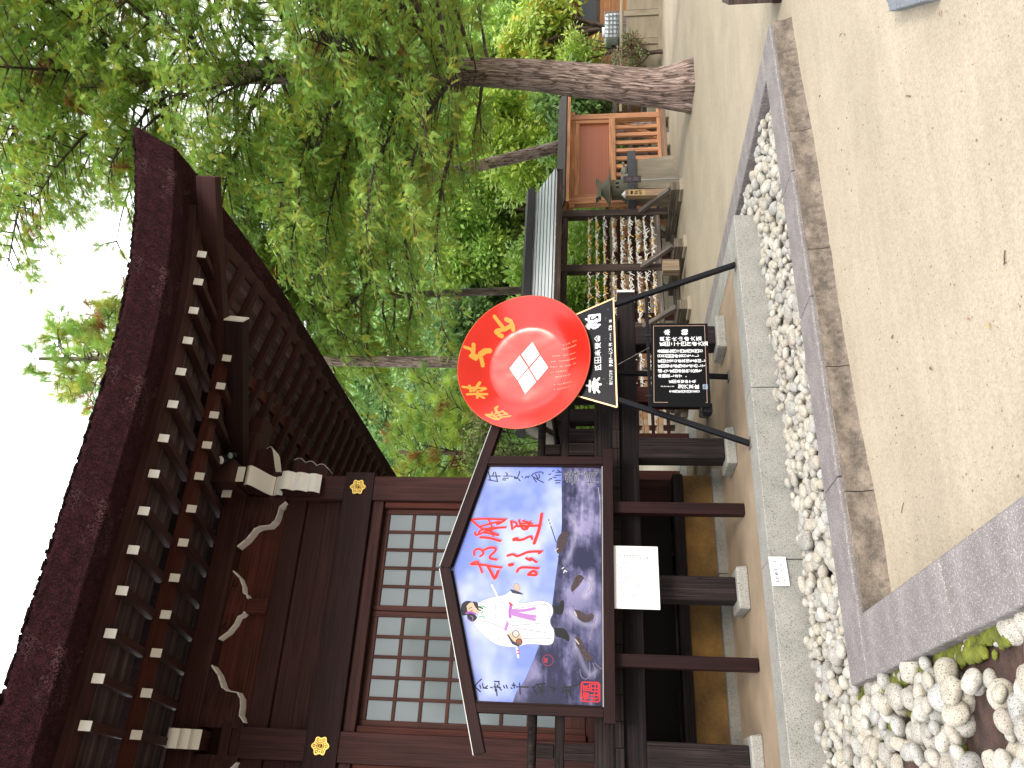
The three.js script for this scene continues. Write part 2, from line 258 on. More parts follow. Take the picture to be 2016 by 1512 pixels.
// ---------- pebble bed ----------
const BEDY = 0.03, rise = (x, z) => 0.065 * sm(clamp((0.75 - x) / 0.25, 0, 1)) * sm(clamp((z + 5.3) / 0.8, 0, 1)), soilY = (x, z) => BEDY + rise(x, z) + (nf(x * 4, z * 4, 31) - 0.5) * 0.05;
{
  const bed = new THREE.Group(); bed.name = 'pebble_bed'; bed.userData = { kind: 'structure', label: 'bed of pale rounded pebbles between kerb and platform' }; scene.add(bed);
  const inBed = (x, z) => (x > -2.4 && x < 0.61 && z > -5.72 && z < -1.3) || (x >= 0.5 && x < 5.2 && z > -5.72 && z < -4.73) || (x > 4.83 && x < 5.2 && z > -9 && z <= -5.6);
  const sg = []; for (const [a, b, c, d] of [[-2.4, 0.64, -5.85, -1.2], [0.64, 5.24, -5.85, -4.69], [4.7, 5.24, -10.5, -5.85]]) { const g = new THREE.PlaneGeometry(b - a, d - c, Math.round((b - a) * 14), Math.round((d - c) * 14)); g.rotateX(-Math.PI / 2); g.translate((a + b) / 2, BEDY, (c + d) / 2); const p = g.attributes.position; for (let i = 0; i < p.count; i++) p.setY(i, soilY(p.getX(i), p.getZ(i))); const uv = g.attributes.uv; for (let i = 0; i < p.count; i++) uv.setXY(i, p.getX(i) / 0.8, p.getZ(i) / 0.8); g.computeVertexNormals(); sg.push(g); }
  part('soil', sg, M.soil, bed);
  const R = rng(5), protos = [];
  for (let k = 0; k < 12; k++) {
    const g = mergeVertices(new THREE.IcosahedronGeometry(1, 3).deleteAttribute('normal').deleteAttribute('uv')), p = g.attributes.position, v = V3(), s = k * 17;
    const flat = 0.62 + R() * 0.2, el = 1.05 + R() * 0.45;
    for (let i = 0; i < p.count; i++) {
      v.fromBufferAttribute(p, i); const q = 0.80 + 0.42 * (nf(v.x * 0.9 + s, v.y * 0.9 + v.z * 0.8, 300 + k)) + 0.05 * (n2(v.x * 4 + s, v.z * 4 + v.y * 3, 320 + k) - 0.5);
      const sq = Math.pow(Math.pow(Math.abs(v.x), 2.2) + Math.pow(Math.abs(v.y), 2.2) + Math.pow(Math.abs(v.z), 2.2), -1 / 2.2); p.setXYZ(i, v.x * q * sq * el, v.y * q * sq * flat, v.z * q * sq);
    }
    g.computeVertexNormals(); const h = g.toNonIndexed(), hp = h.attributes.position, uv = new Float32Array(hp.count * 2);
    for (let i = 0; i < hp.count; i += 3) { const A = V3().fromBufferAttribute(hp, i), B = V3().fromBufferAttribute(hp, i + 1).sub(A), D = V3().fromBufferAttribute(hp, i + 2).sub(A).cross(B), ax = [Math.abs(D.x), Math.abs(D.y), Math.abs(D.z)], w = ax.indexOf(Math.max(...ax)); for (let q = i; q < i + 3; q++) { const c = [hp.getX(q), hp.getY(q), hp.getZ(q)]; uv[q * 2] = c[(w + 1) % 3] * 0.24 + k * 0.3; uv[q * 2 + 1] = c[(w + 2) % 3] * 0.24 + k * 0.17 + w * 0.31; } }
    h.setAttribute('uv', new THREE.BufferAttribute(uv, 2)); protos.push(h);
  }
  const shades = [[0.74, 0.715, 0.665], [0.62, 0.60, 0.56], [0.74, 0.70, 0.62], [0.55, 0.535, 0.51], [0.66, 0.62, 0.54], [0.78, 0.76, 0.71], [0.57, 0.565, 0.55], [0.66, 0.61, 0.55], [0.61, 0.61, 0.615], [0.70, 0.655, 0.57]].map((c) => mat([c[0] * 1.05, c[1] * 1.06, c[2] * 1.08], 'pebble', 0.78));
  const list = [], cell = new Map(), key = (x, z) => Math.floor(x / 0.16) + ',' + Math.floor(z / 0.16);
  function drop(x, z, s, tries) {
    let top = soilY(x, z) + s * 0.30; const kx = Math.floor(x / 0.16), kz = Math.floor(z / 0.16); let close = 9;
    for (let a = -1; a <= 1; a++) for (let b = -1; b <= 1; b++) for (const o of cell.get((kx + a) + ',' + (kz + b)) ?? []) { const d = Math.hypot(o.x - x, o.z - z), rr = (o.s + s) * 0.95; close = Math.min(close, d / rr); if (d < rr) top = Math.max(top, o.y + Math.sqrt(Math.max(0, 1 - (d / rr) ** 2)) * (o.s + s) * 0.62); }
    if (close < tries || top > BEDY + rise(x, z) + 0.088) return;
    const o = { x, z, s, y: top }; list.push(o); const k = key(x, z); if (!cell.has(k)) cell.set(k, []); cell.get(k).push(o);
  }
  for (let pass = 0; pass < 3; pass++) for (let i = 0; i < 26000; i++) {
    const x = -1.5 + R() * 6.72, z = -9 + R() * 7.6; if (!inBed(x, z)) continue;
    const bare = nf(x * 1.7, z * 1.7, 41), strip = x > 0.6; if (!strip && pass < 3 && bare < 0.35 && z > -4.9) continue; if (!strip && x > 0.53 && z > -4.75 && R() < 0.93) continue;
    let s = strip ? 0.029 + R() * 0.028 : lerp(0.035, 0.029, clamp((-z - 4.2) / 1, 0, 1)) + R() * 0.025; if (pass === 2) s *= 0.72;
    drop(x, z, s, pass === 0 ? 0.97 : pass === 1 ? 0.66 : 0.6);
  }
  const px = (o) => { const d = V3(o.x, o.y, o.z).sub(C0), z = d.dot(cf); const X = 1008 - F * d.dot(cu) / z, Y = 756 - F * d.dot(cr) / z; return z > 0.5 && X > -20 && X < 2050 && Y > -20 && Y < 1550 ? o.s / z : o.s / Math.max(z, 3) * 0.01; };
  list.sort((a, b) => px(b) - px(a));
  const rest = {}; const m4 = new THREE.Matrix4(), e = new THREE.Euler(), q4 = new THREE.Quaternion();
  list.forEach((o, i) => {
    const k = Math.floor(R() * 12), sh = Math.floor(Math.pow(R(), 1.25) * 10); e.set((R() - 0.5) * 0.7, R() * 6.28, (R() - 0.5) * 0.7); q4.setFromEuler(e);
    if (i < 300) { const me = new THREE.Mesh(protos[k], shades[sh]); me.name = 'pebble'; me.castShadow = me.receiveShadow = true; me.position.set(o.x, o.y, o.z); me.quaternion.copy(q4); me.scale.setScalar(o.s); bed.add(me); } 
    else (rest[k] ??= []).push([m4.compose(V3(o.x, o.y, o.z), q4, V3(o.s, o.s, o.s)).clone(), shades[sh].color]);
  });
  // the many smaller ones: real stones, joined
  const gs = []; for (const k in rest) for (const [m, c] of rest[k]) { const g = protos[k].clone().applyMatrix4(m); g.setAttribute('color', new THREE.Float32BufferAttribute(new Float32Array(g.attributes.position.count * 3).map((_, i) => [c.r, c.g, c.b][i % 3]), 3)); gs.push(g); }
  if (gs.length) { const me = new THREE.Mesh(mergeGeometries(gs), new THREE.MeshPhysicalMaterial({ vertexColors: true, map: T.pebble, roughness: 0.8 })); me.name = 'pebbles'; me.castShadow = me.receiveShadow = true; me.userData = { kind: 'stuff' }; bed.add(me); }
  console.log('pebbles', list.length);
  // moss cushions along the kerb and in the gaps
  const mg = []; const cushion = (x, z, s) => { const g = mergeVertices(new THREE.IcosahedronGeometry(1, 3).deleteAttribute('normal').deleteAttribute('uv')), p = g.attributes.position; for (let i = 0; i < p.count; i++) { const f = 0.75 + nf(p.getX(i) * 2 + x * 40, p.getZ(i) * 2 + p.getY(i) + z * 30, 51) * 0.5 + (hsh(i, Math.round(x * 1e3), 3) - 0.5) * 0.16; p.setXYZ(i, p.getX(i) * f * s, p.getY(i) * f * s * 0.5, p.getZ(i) * f * s * 0.8); } g.rotateY(R() * 6); g.translate(x, soilY(x, z) + 0.008 + (x > 0.55 && x < 0.64 ? 0.02 : 0), z); g.computeVertexNormals(); const uv = []; for (let i = 0; i < p.count; i++) uv.push(p.getX(i) * 3, p.getZ(i) * 3); g.setAttribute('uv', new THREE.Float32BufferAttribute(uv, 2)); mg.push(g); };
  for (let i = 0; i < 420; i++) { const z = -4.85 + R() * 2.9; if (nf(z * 1.8, 3, 61) < 0.40) continue; cushion(0.622 - R() * R() * 0.09, z, 0.012 + R() * 0.022); }
  for (let i = 0; i < 80; i++) { const x = -0.8 + R() * 1.3, z = -5.2 + R() * 3; cushion(x, z, 0.015 + R() * 0.022); }
  for (let i = 0; i < 10; i++) cushion(0.9 + R() * 4, -5.72 + R() * 0.3, 0.014 + R() * 0.015);
  const moss = new THREE.Mesh(mergeGeometries(mg), mat([0.44, 0.50, 0.05], 'mossy', 0.98)); moss.name = 'moss'; moss.castShadow = moss.receiveShadow = true; moss.userData = { kind: 'stuff', label: 'bright green moss cushions along the kerb' }; scene.add(moss);
}
// ---------- platform ----------
const PT = 0.285;
{
  const pf = thing('stone_platform', 'low platform with speckled granite front carrying the hall', 'platform', [1, 0, -6]);
  const J = [-3.2, -1.3, 0.02, 1.63, 3.02, 4.77];
  for (let i = 0; i + 1 < J.length; i++) part('granite_block', grain(new RoundedBoxGeometry(J[i + 1] - J[i] - 0.004, 0.335, 0.30, 1, 0.008).translate((J[i] + J[i + 1]) / 2, PT - 0.1675, -5.95), 'x', [i * 0.37, i * 0.61], 0.6, 0.6), M.granite, pf);
  for (let k = 0; k < 6; k++) part('granite_block', grain(new RoundedBoxGeometry(0.30, 0.335, 1.55, 1, 0.008).translate(4.62, PT - 0.1675, -6.102 - 0.778 - k * 1.554), 'z', [k * 0.3, k * 0.7], 0.6, 0.6), M.granite, pf);
  const fl = new THREE.PlaneGeometry(7.67, 9.8, 100, 130); fl.rotateX(-Math.PI / 2); fl.translate(0.635, PT + 0.001, -11.0); const p = fl.attributes.position; for (let i = 0; i < p.count; i++) p.setY(i, PT - 0.004 + (nf(p.getX(i) * 2, p.getZ(i) * 2, 71) - 0.5) * 0.008); fl.computeVertexNormals(); const uv = fl.attributes.uv; for (let i = 0; i < p.count; i++) uv.setXY(i, p.getX(i) / 1.5, p.getZ(i) / 1.5);
  part('mortar_floor', fl, M.mortar, pf);
  const cd = thing('warning_card', 'small white card with two lines of black writing on the platform front', 'card', [1.54, 0.22, -5.78]);
  const cv = document.createElement('canvas'); cv.width = 512; cv.height = 290; globalThis.cardCanvas = cv;
  globalThis.cardThing = cd;
}

// ---------- the hall ----------
const CX = 2.91, CZ = -8.05, PILX = [-2.17, 0.37, 2.91], SP = 0.3255;
const hall = thing('shrine_hall', 'dark timber shrine hall with deep curved eaves and latticed doors', 'shrine hall', [0.4, 0.285, -8.05]);
const pillar = (x, z, y0, y1, w, m, name = 'pillar') => part(name, bx(x - w / 2, x + w / 2, y0, y1, z - w / 2, z + w / 2, { c: 0.012, axis: 'y' }), m, hall);
for (const x of PILX) pillar(x, CZ, 0.36, 4.88, 0.27, M.hall);
for (let k = 1; k < 4; k++) pillar(CX, CZ - k * 2.54, 0.36, 4.88, 0.27, M.hall);
// walls behind, closed on every side
part('wall', [bx(-3.5, 2.98, 0.3, 5.5, -15.9, -15.75), bx(2.86, 2.96, 1.35, 5.5, -15.75, -8.19), bx(-3.5, -3.4, 0.3, 5.5, -15.75, -8.1)], M.hallDark, hall);
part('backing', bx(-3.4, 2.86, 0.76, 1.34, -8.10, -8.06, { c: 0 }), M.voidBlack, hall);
part('ceiling', bx(-3.5, 2.98, 5.5, 5.6, -15.9, -8.2, { c: 0 }), M.hallDark, hall);
// foundation
part('plaster_wall', bx(-3.4, 3.02, 0.37, 0.652, -7.87, -7.75, { c: 0, su: 1, sv: 1 }), M.plaster, hall);
part('plaster_wall', bx(2.95, 3.02, 0.37, 0.652, -15, -7.872, { c: 0, su: 1, sv: 1 }), M.plaster, hall);
for (const [a, b] of [[-3.4, -1.2], [-1.2, 0.45], [0.45, 2.0], [2.0, 3.07]]) part('foundation_stone', bx(a + 0.003, b - 0.003, 0.24, 0.368, -7.9, -7.66, { c: 0.008, su: 0.6, sv: 0.6 }), M.graniteDark, hall);
part('foundation_stone', bx(2.83, 3.07, 0.24, 0.368, -15, -7.905, { c: 0.008, su: 0.6, sv: 0.6 }), M.graniteDark, hall);
part('ground_sill', bx(-3.4, 3.03, 0.654, 0.755, -7.9, -7.72, { c: 0.01 }), M.deck, hall);
part('ground_sill', bx(2.85, 3.03, 0.654, 0.755, -15, -7.905, { c: 0.01 }), M.deck, hall);
// front wall, from the floor up
const bays = [[-2.035, 0.235], [0.505, 2.775]];
for (const [a, b] of bays) {
  part('sill', bx(a, b, 1.385, 1.50, -8.12, -7.96, { c: 0.008 }), M.hallDark, hall);
  part('wainscot_board', bx(a, b, 1.502, 1.62, -8.07, -8.02, { c: 0.006 }), M.hall, hall);
  part('jamb', bx(a, a + 0.06, 1.62, 3.78, -8.12, -7.985, { axis: 'y' }), M.hallRed, hall); part('jamb', bx(b - 0.06, b, 1.62, 3.78, -8.12, -7.985, { axis: 'y' }), M.hallRed, hall);
  part('lintel', bx(a, b, 3.78, 3.899, -8.13, -7.95, { c: 0.008 }), M.hall, hall);
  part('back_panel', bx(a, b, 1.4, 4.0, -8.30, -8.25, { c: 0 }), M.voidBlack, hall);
  // frieze: boards and tie beam over the nageshi
  part('frieze_board', bx(a, b, 4.20, 4.425, -8.06, -8.02, { c: 0.004 }), M.hall, hall); part('frieze_board', bx(a, b, 4.428, 4.64, -8.065, -8.025, { c: 0.004 }), M.hall, hall);
  part('tie_beam', bx(a - 0.01, b + 0.01, 4.642, 4.858, -8.10, -7.975, { c: 0.012 }), M.hall, hall);
  part('frieze_board', bx(a, b, 4.86, 5.07, -8.07, -8.03, { c: 0.004 }), M.hallRed, hall); part('frieze_board', bx(a, b, 5.073, 5.30, -8.075, -8.035, { c: 0.004 }), M.hallRed, hall);
}
for (const x of PILX) part('frieze_board', bx(x - 0.15, x + 0.15, 4.64, 5.30, -8.12, -8.085, { c: 0 }), M.hall, hall);
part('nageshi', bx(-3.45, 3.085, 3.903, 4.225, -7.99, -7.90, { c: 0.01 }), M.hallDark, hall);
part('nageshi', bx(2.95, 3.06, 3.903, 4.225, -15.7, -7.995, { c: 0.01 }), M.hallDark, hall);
part('purlin', bx(-3.5, 3.55, 5.283, 5.545, -8.13, -7.86, { c: 0.035 }), M.hall, hall);
part('purlin', bx(2.80, 3.06, 5.283, 5.545, -15.8, -8.135, { c: 0.035 }), M.hall, hall);
// golden six-lobed fittings on the nageshi
for (const x of PILX) {
  const N = 96, sh = [], r0 = 0.086; for (let i = 0; i < N; i++) { const a = i / N * Math.PI * 2, c = Math.abs(Math.cos(3 * a)); const r = r0 * (0.78 + 0.22 * Math.pow(c, 2.2)) ; sh.push([x + Math.sin(a) * r, 4.07 + Math.cos(a) * r]); }
  const gs = [exZ(sh, -7.9, -7.886, 0.004)];
  const o = part('gold_fitting', gs, M.gold, hall, x > 2 ? 'gold fitting on the right corner pillar' : 'gold fitting on the left pillar');
  const dome = new THREE.SphereGeometry(0.02, 16, 10); dome.translate(x, 4.07, -7.882); part('boss', [dome, new THREE.TorusGeometry(0.032, 0.006, 8, 30).translate(x, 4.07, -7.886)], M.gold, o);
  const cut = []; for (let k = 0; k < 6; k++) { const a = (k + 0.0) / 6 * 6.283; cut.push(new THREE.TorusGeometry(0.011, 0.0035, 6, 14).translate(x + Math.sin(a) * 0.057, 4.07 + Math.cos(a) * 0.057, -7.885)); const b = (k + 0.5) / 6 * 6.283; cut.push(new THREE.SphereGeometry(0.007, 8, 6).translate(x + Math.sin(b) * 0.05, 4.07 + Math.cos(b) * 0.05, -7.887)); }
  part('scroll', cut, mat([0.10, 0.06, 0.02], null, 0.5, 0, { metalness: 0.8 }), o);
}
// latticed doors with frosted panes: two in the bay, panes and bars one by one
function door(a, b, cols) {
  const d = part('lattice_door', [bx(a, a + 0.055, 1.625, 3.778, -8.075, -8.035, { axis: 'y' }), bx(b - 0.055, b, 1.625, 3.778, -8.075, -8.035, { axis: 'y' }), bx(a + 0.055, b - 0.055, 3.715, 3.778, -8.075, -8.035), bx(a + 0.055, b - 0.055, 1.625, 1.90, -8.07, -8.04)], M.doorWood, hall);
  const x0 = a + 0.055, x1 = b - 0.055, y0 = 1.90, y1 = 3.715, rows = 7, w = (x1 - x0) / cols, h = (y1 - y0) / rows;
  for (let i = 1; i < cols; i++) part('bar', bx(x0 + i * w - 0.016, x0 + i * w + 0.016, y0, y1, -8.066, -8.036, { c: 0.003, axis: 'y' }), M.doorWood, d);
  for (let j = 1; j < rows; j++) part('bar', bx(x0, x1, y0 + j * h - 0.016, y0 + j * h + 0.016, -8.068, -8.040, { c: 0.003 }), M.doorWood, d);
  for (let i = 0; i < cols; i++) for (let j = 0; j < rows; j++) { const g = new THREE.BoxGeometry(w - 0.004, h - 0.004, 0.004); g.rotateX((hsh(i, j, 7 + Math.round(a * 9)) - 0.5) * 0.012); g.rotateY((hsh(i, j, 8) - 0.5) * 0.012); g.translate(x0 + (i + 0.5) * w, y0 + (j + 0.5) * h, -8.055); part('pane', g, M.glass, d); }
}
door(0.567, 1.64, 5); door(1.645, 2.713, 5); door(-1.975, -0.90, 5); door(-0.895, 0.173, 5);
// ---------- brackets under the purlin, white along their cut edges ----------
{
  const zF = -7.905, zB = -8.03, P = (x, y) => { const p = onZ(x, y, zF); return [p.x, p.y]; };
  const right = [[561.6, 988], [549.5, 998], [546, 1012], [541, 1024], [530.6, 1034], [510, 1036], [501, 1041], [494, 1050], [484, 1062], [467, 1075.5]].map((q) => P(...q));
  const left = right.map(([x, y]) => [PILX[1] + (PILX[2] - x), y]);
  const far = left.map(([x, y]) => [x - 2.54, y]), rr = right.map(([x, y]) => [x - 2.54, y]);
  for (const [e, px] of [[right, PILX[2] - 0.12], [left, PILX[1] + 0.12], [rr, PILX[1] - 0.12], [far, PILX[0] + 0.12]]) {
    const o = part('bracket_arm', exZ([...e, [e[e.length - 1][0], 5.286], [px, 5.286], [px, e[0][1]]], zB, zF, 0.003), M.hall, hall);
    part('white_edge', ribbon(e.map(([x, y]) => V3(x, y - 0.004, zB)), V3(0, 0, 1), zF - zB + 0.006, 0.010), M.gofunDull, o);
    part('white_edge', ribbon(e.slice(6).map(([x, y]) => V3(x, y - 0.008, zF + 0.004)), V3(0, 0, 1), 0.010, 0.018), M.gofun, o);
  }
  for (const cx of [PILX[1] + 1.27, PILX[0] + 1.27]) {          // short strut with a scrolled cap in mid bay
    const e = [[0.34, 5.286], [0.27, 5.20], [0.19, 5.15], [0.12, 5.13], [0.10, 5.09], [0.07, 5.075]];
    const o = part('strut', [exZ([[cx - 0.34, 5.286], ...e.map(([x, y]) => [cx - x, y]).slice(1), ...e.slice().reverse().map(([x, y]) => [cx + x, y])], -8.03, -7.93, 0.003), bx(cx - 0.075, cx + 0.075, 4.86, 5.078, -8.03, -7.955, { axis: 'y' })], M.hallRed, hall);
    for (const s of [-1, 1]) { part('white_edge', ribbon(e.map(([x, y]) => V3(cx + s * x, y - 0.004, -8.03)), V3(0, 0, 1), 0.108, 0.012), M.gofun, o); part('scroll', new THREE.TorusGeometry(0.028, 0.007, 8, 20, 4.8).translate(cx + s * 0.215, 5.235, -7.928), M.hallDark, o); }
  }
  // masu blocks on each pillar
  for (const x of PILX) part('bearing_block', [bx(x - 0.17, x + 0.17, 4.96, 5.06, -8.2, -7.90, { c: 0.01 }), bx(x - 0.13, x + 0.13, 4.88, 4.962, -8.17, -7.93, { c: 0.01 })], M.hall, hall);
  // carved beam ends: scalloped noses, white on their faces, toward the front and toward the side
  const scal = [], wave = []; for (let i = 0; i <= 48; i++) { const t = i / 48; scal.push([0.33 - 0.10 * t + 0.035 * Math.abs(Math.sin(t * Math.PI * 3.02)), lerp(4.86, 4.46, t)]); }
  for (let i = 0; i <= 40; i++) { const t = i / 40; wave.push([0.46 - 0.30 * sm(clamp(t * 1.6 - 0.15, 0, 1)) + 0.03 * Math.sin(t * 9) - 0.02 * t, lerp(5.20, 4.90, t)]); }
  const nose = (prof, x, half, axis) => {
    const y0 = prof[prof.length - 1][1], y1 = prof[0][1]; let g, r;
    if (axis === 'z') { g = exX([...prof.map(([b, y]) => [CZ + b, y]), [CZ, y0], [CZ, y1]], x - half, x + half); r = ribbon(prof.map(([b, y]) => V3(x - half - 0.001, y, CZ + b + 0.003)), V3(1, 0, 0), half * 2 + 0.002, 0.008); }
    else { g = exZ([...prof.map(([b, y]) => [CX + b, y]), [CX, y0], [CX, y1]], CZ - half, CZ + half); r = ribbon(prof.map(([b, y]) => V3(CX + b + 0.003, y, CZ - half - 0.001)), V3(0, 0, 1), half * 2 + 0.002, 0.008); }
    const o = part('carved_nose', grain(g, axis, null), M.hall, hall); part('white_face', r, M.gofun, o);
  };
  nose(scal, CX, 0.10, 'z'); nose(wave, CX, 0.105, 'z'); nose(scal, CX, 0.09, 'x'); nose(wave, CX, 0.10, 'x');
  const end = (x0, x1, y0, y1, b) => { const o = part('beam_end', bx(x0, x1, y0, y1, CZ, CZ + b, { axis: 'z', c: 0.004 }), M.hall, hall); part('white_face', bx(x0 + 0.002, x1 - 0.002, y0 + 0.002, y1 - 0.002, CZ + b, CZ + b + 0.006, { c: 0.002 }), M.gofun, o); };
  end(CX - 0.085, CX + 0.085, 5.20, 5.36, 0.50); end(CX - 0.21, CX + 0.11, 5.365, 5.475, 0.36);
  part('beam_end', bx(CX, CX + 0.47, 5.20, 5.36, CZ - 0.085, CZ + 0.085), M.hall, hall); part('beam_end', bx(CX, CX + 0.85, 5.285, 5.54, CZ - 0.13, CZ + 0.13, { c: 0.02 }), M.hall, hall);
  part('beam_end', bx(CX - 0.13, CX + 0.13, 5.285, 5.54, CZ, CZ + 0.62, { c: 0.02, axis: 'z' }), M.hall, hall);
  const sc2 = []; for (let i = 0; i <= 36; i++) { const t = i / 36; sc2.push([0.29 - 0.05 * t + 0.02 * Math.abs(Math.sin(t * Math.PI * 3)), lerp(5.50, 5.20, t)]); }
  for (const x of [PILX[0], PILX[1]]) { const o = part('carved_nose', exX([...sc2.map(([b, y]) => [CZ + b, y]), [CZ, 5.2], [CZ, 5.5]], x - 0.085, x + 0.085), M.hall, hall); part('white_face', ribbon(sc2.map(([b, y]) => V3(x - 0.086, y, CZ + b + 0.003)), V3(1, 0, 0), 0.172, 0.008), M.gofun, o); }
}
// ---------- eaves: everything runs along the front, mitres at the corner and comes back along the side ----------
const lift = (a) => 0.30 * Math.pow(clamp((a + 0.21) / 2.8, 0, 1.25), 2.2);
const bow = (a) => 0.15 * Math.pow(clamp((a + 0.21) / 2.8, 0, 1.25), 2);
const AMIN = -6.3, AMIN2 = -7.7;
const EV = (side, a, b, y) => side ? V3(CX + b, y, CZ + a) : V3(CX + a, y, CZ + b);
// section: closed list of [b, y, liftShare, bowShare]; runs from aMin to the mitre a = b
function eave(side, sec, { n = 70, aMin = side ? AMIN2 : AMIN, gap = 0, axis, su = 2, sv = 0.5, disp = null } = {}) {
  const pos = [], uv = [], idx = [], m = sec.length; let per = 0; const vs = sec.map((s, i) => { if (i) per += Math.hypot(s[0] - sec[i - 1][0], s[1] - sec[i - 1][1]); return per; });
  const o = [sec[0][0] * 3.7, sec[0][1] * 5.3];
  for (let i = 0; i <= n; i++) for (let k = 0; k <= m; k++) {
    const s = sec[k % m], t = 1 - Math.pow(1 - i / n, 1.5); let end = s[0]; for (let q = 0; q < 6; q++) end = s[0] + (s[3] ?? 1) * bow(end); end -= gap; const a = lerp(aMin, end, t);
    let b = s[0] + (s[3] ?? 1) * bow(a), y = s[1] + (s[2] ?? 1) * lift(a); if (disp) { const d = disp(a, k % m, side); b += d[0]; y += d[1]; }
    const p = EV(side, a, b, y); pos.push(p.x, p.y, p.z); uv.push(a / su + o[0], (k === m ? per + 0.2 : vs[k]) / sv + o[1]);
  }
  for (let i = 0; i < n; i++) for (let k = 0; k < m; k++) { const a = i * (m + 1) + k, b = a + m + 1; side ? idx.push(a, a + 1, b, b, a + 1, b + 1) : idx.push(a, b, a + 1, b, b + 1, a + 1); }
  const g = new THREE.BufferGeometry(); g.setAttribute('position', new THREE.Float32BufferAttribute(pos, 3)); g.setAttribute('uv', new THREE.Float32BufferAttribute(uv, 2)); g.setIndex(idx);
  const h = disp ? g : g.toNonIndexed(); h.computeVertexNormals(); return h.index ? h.toNonIndexed() : h;
}
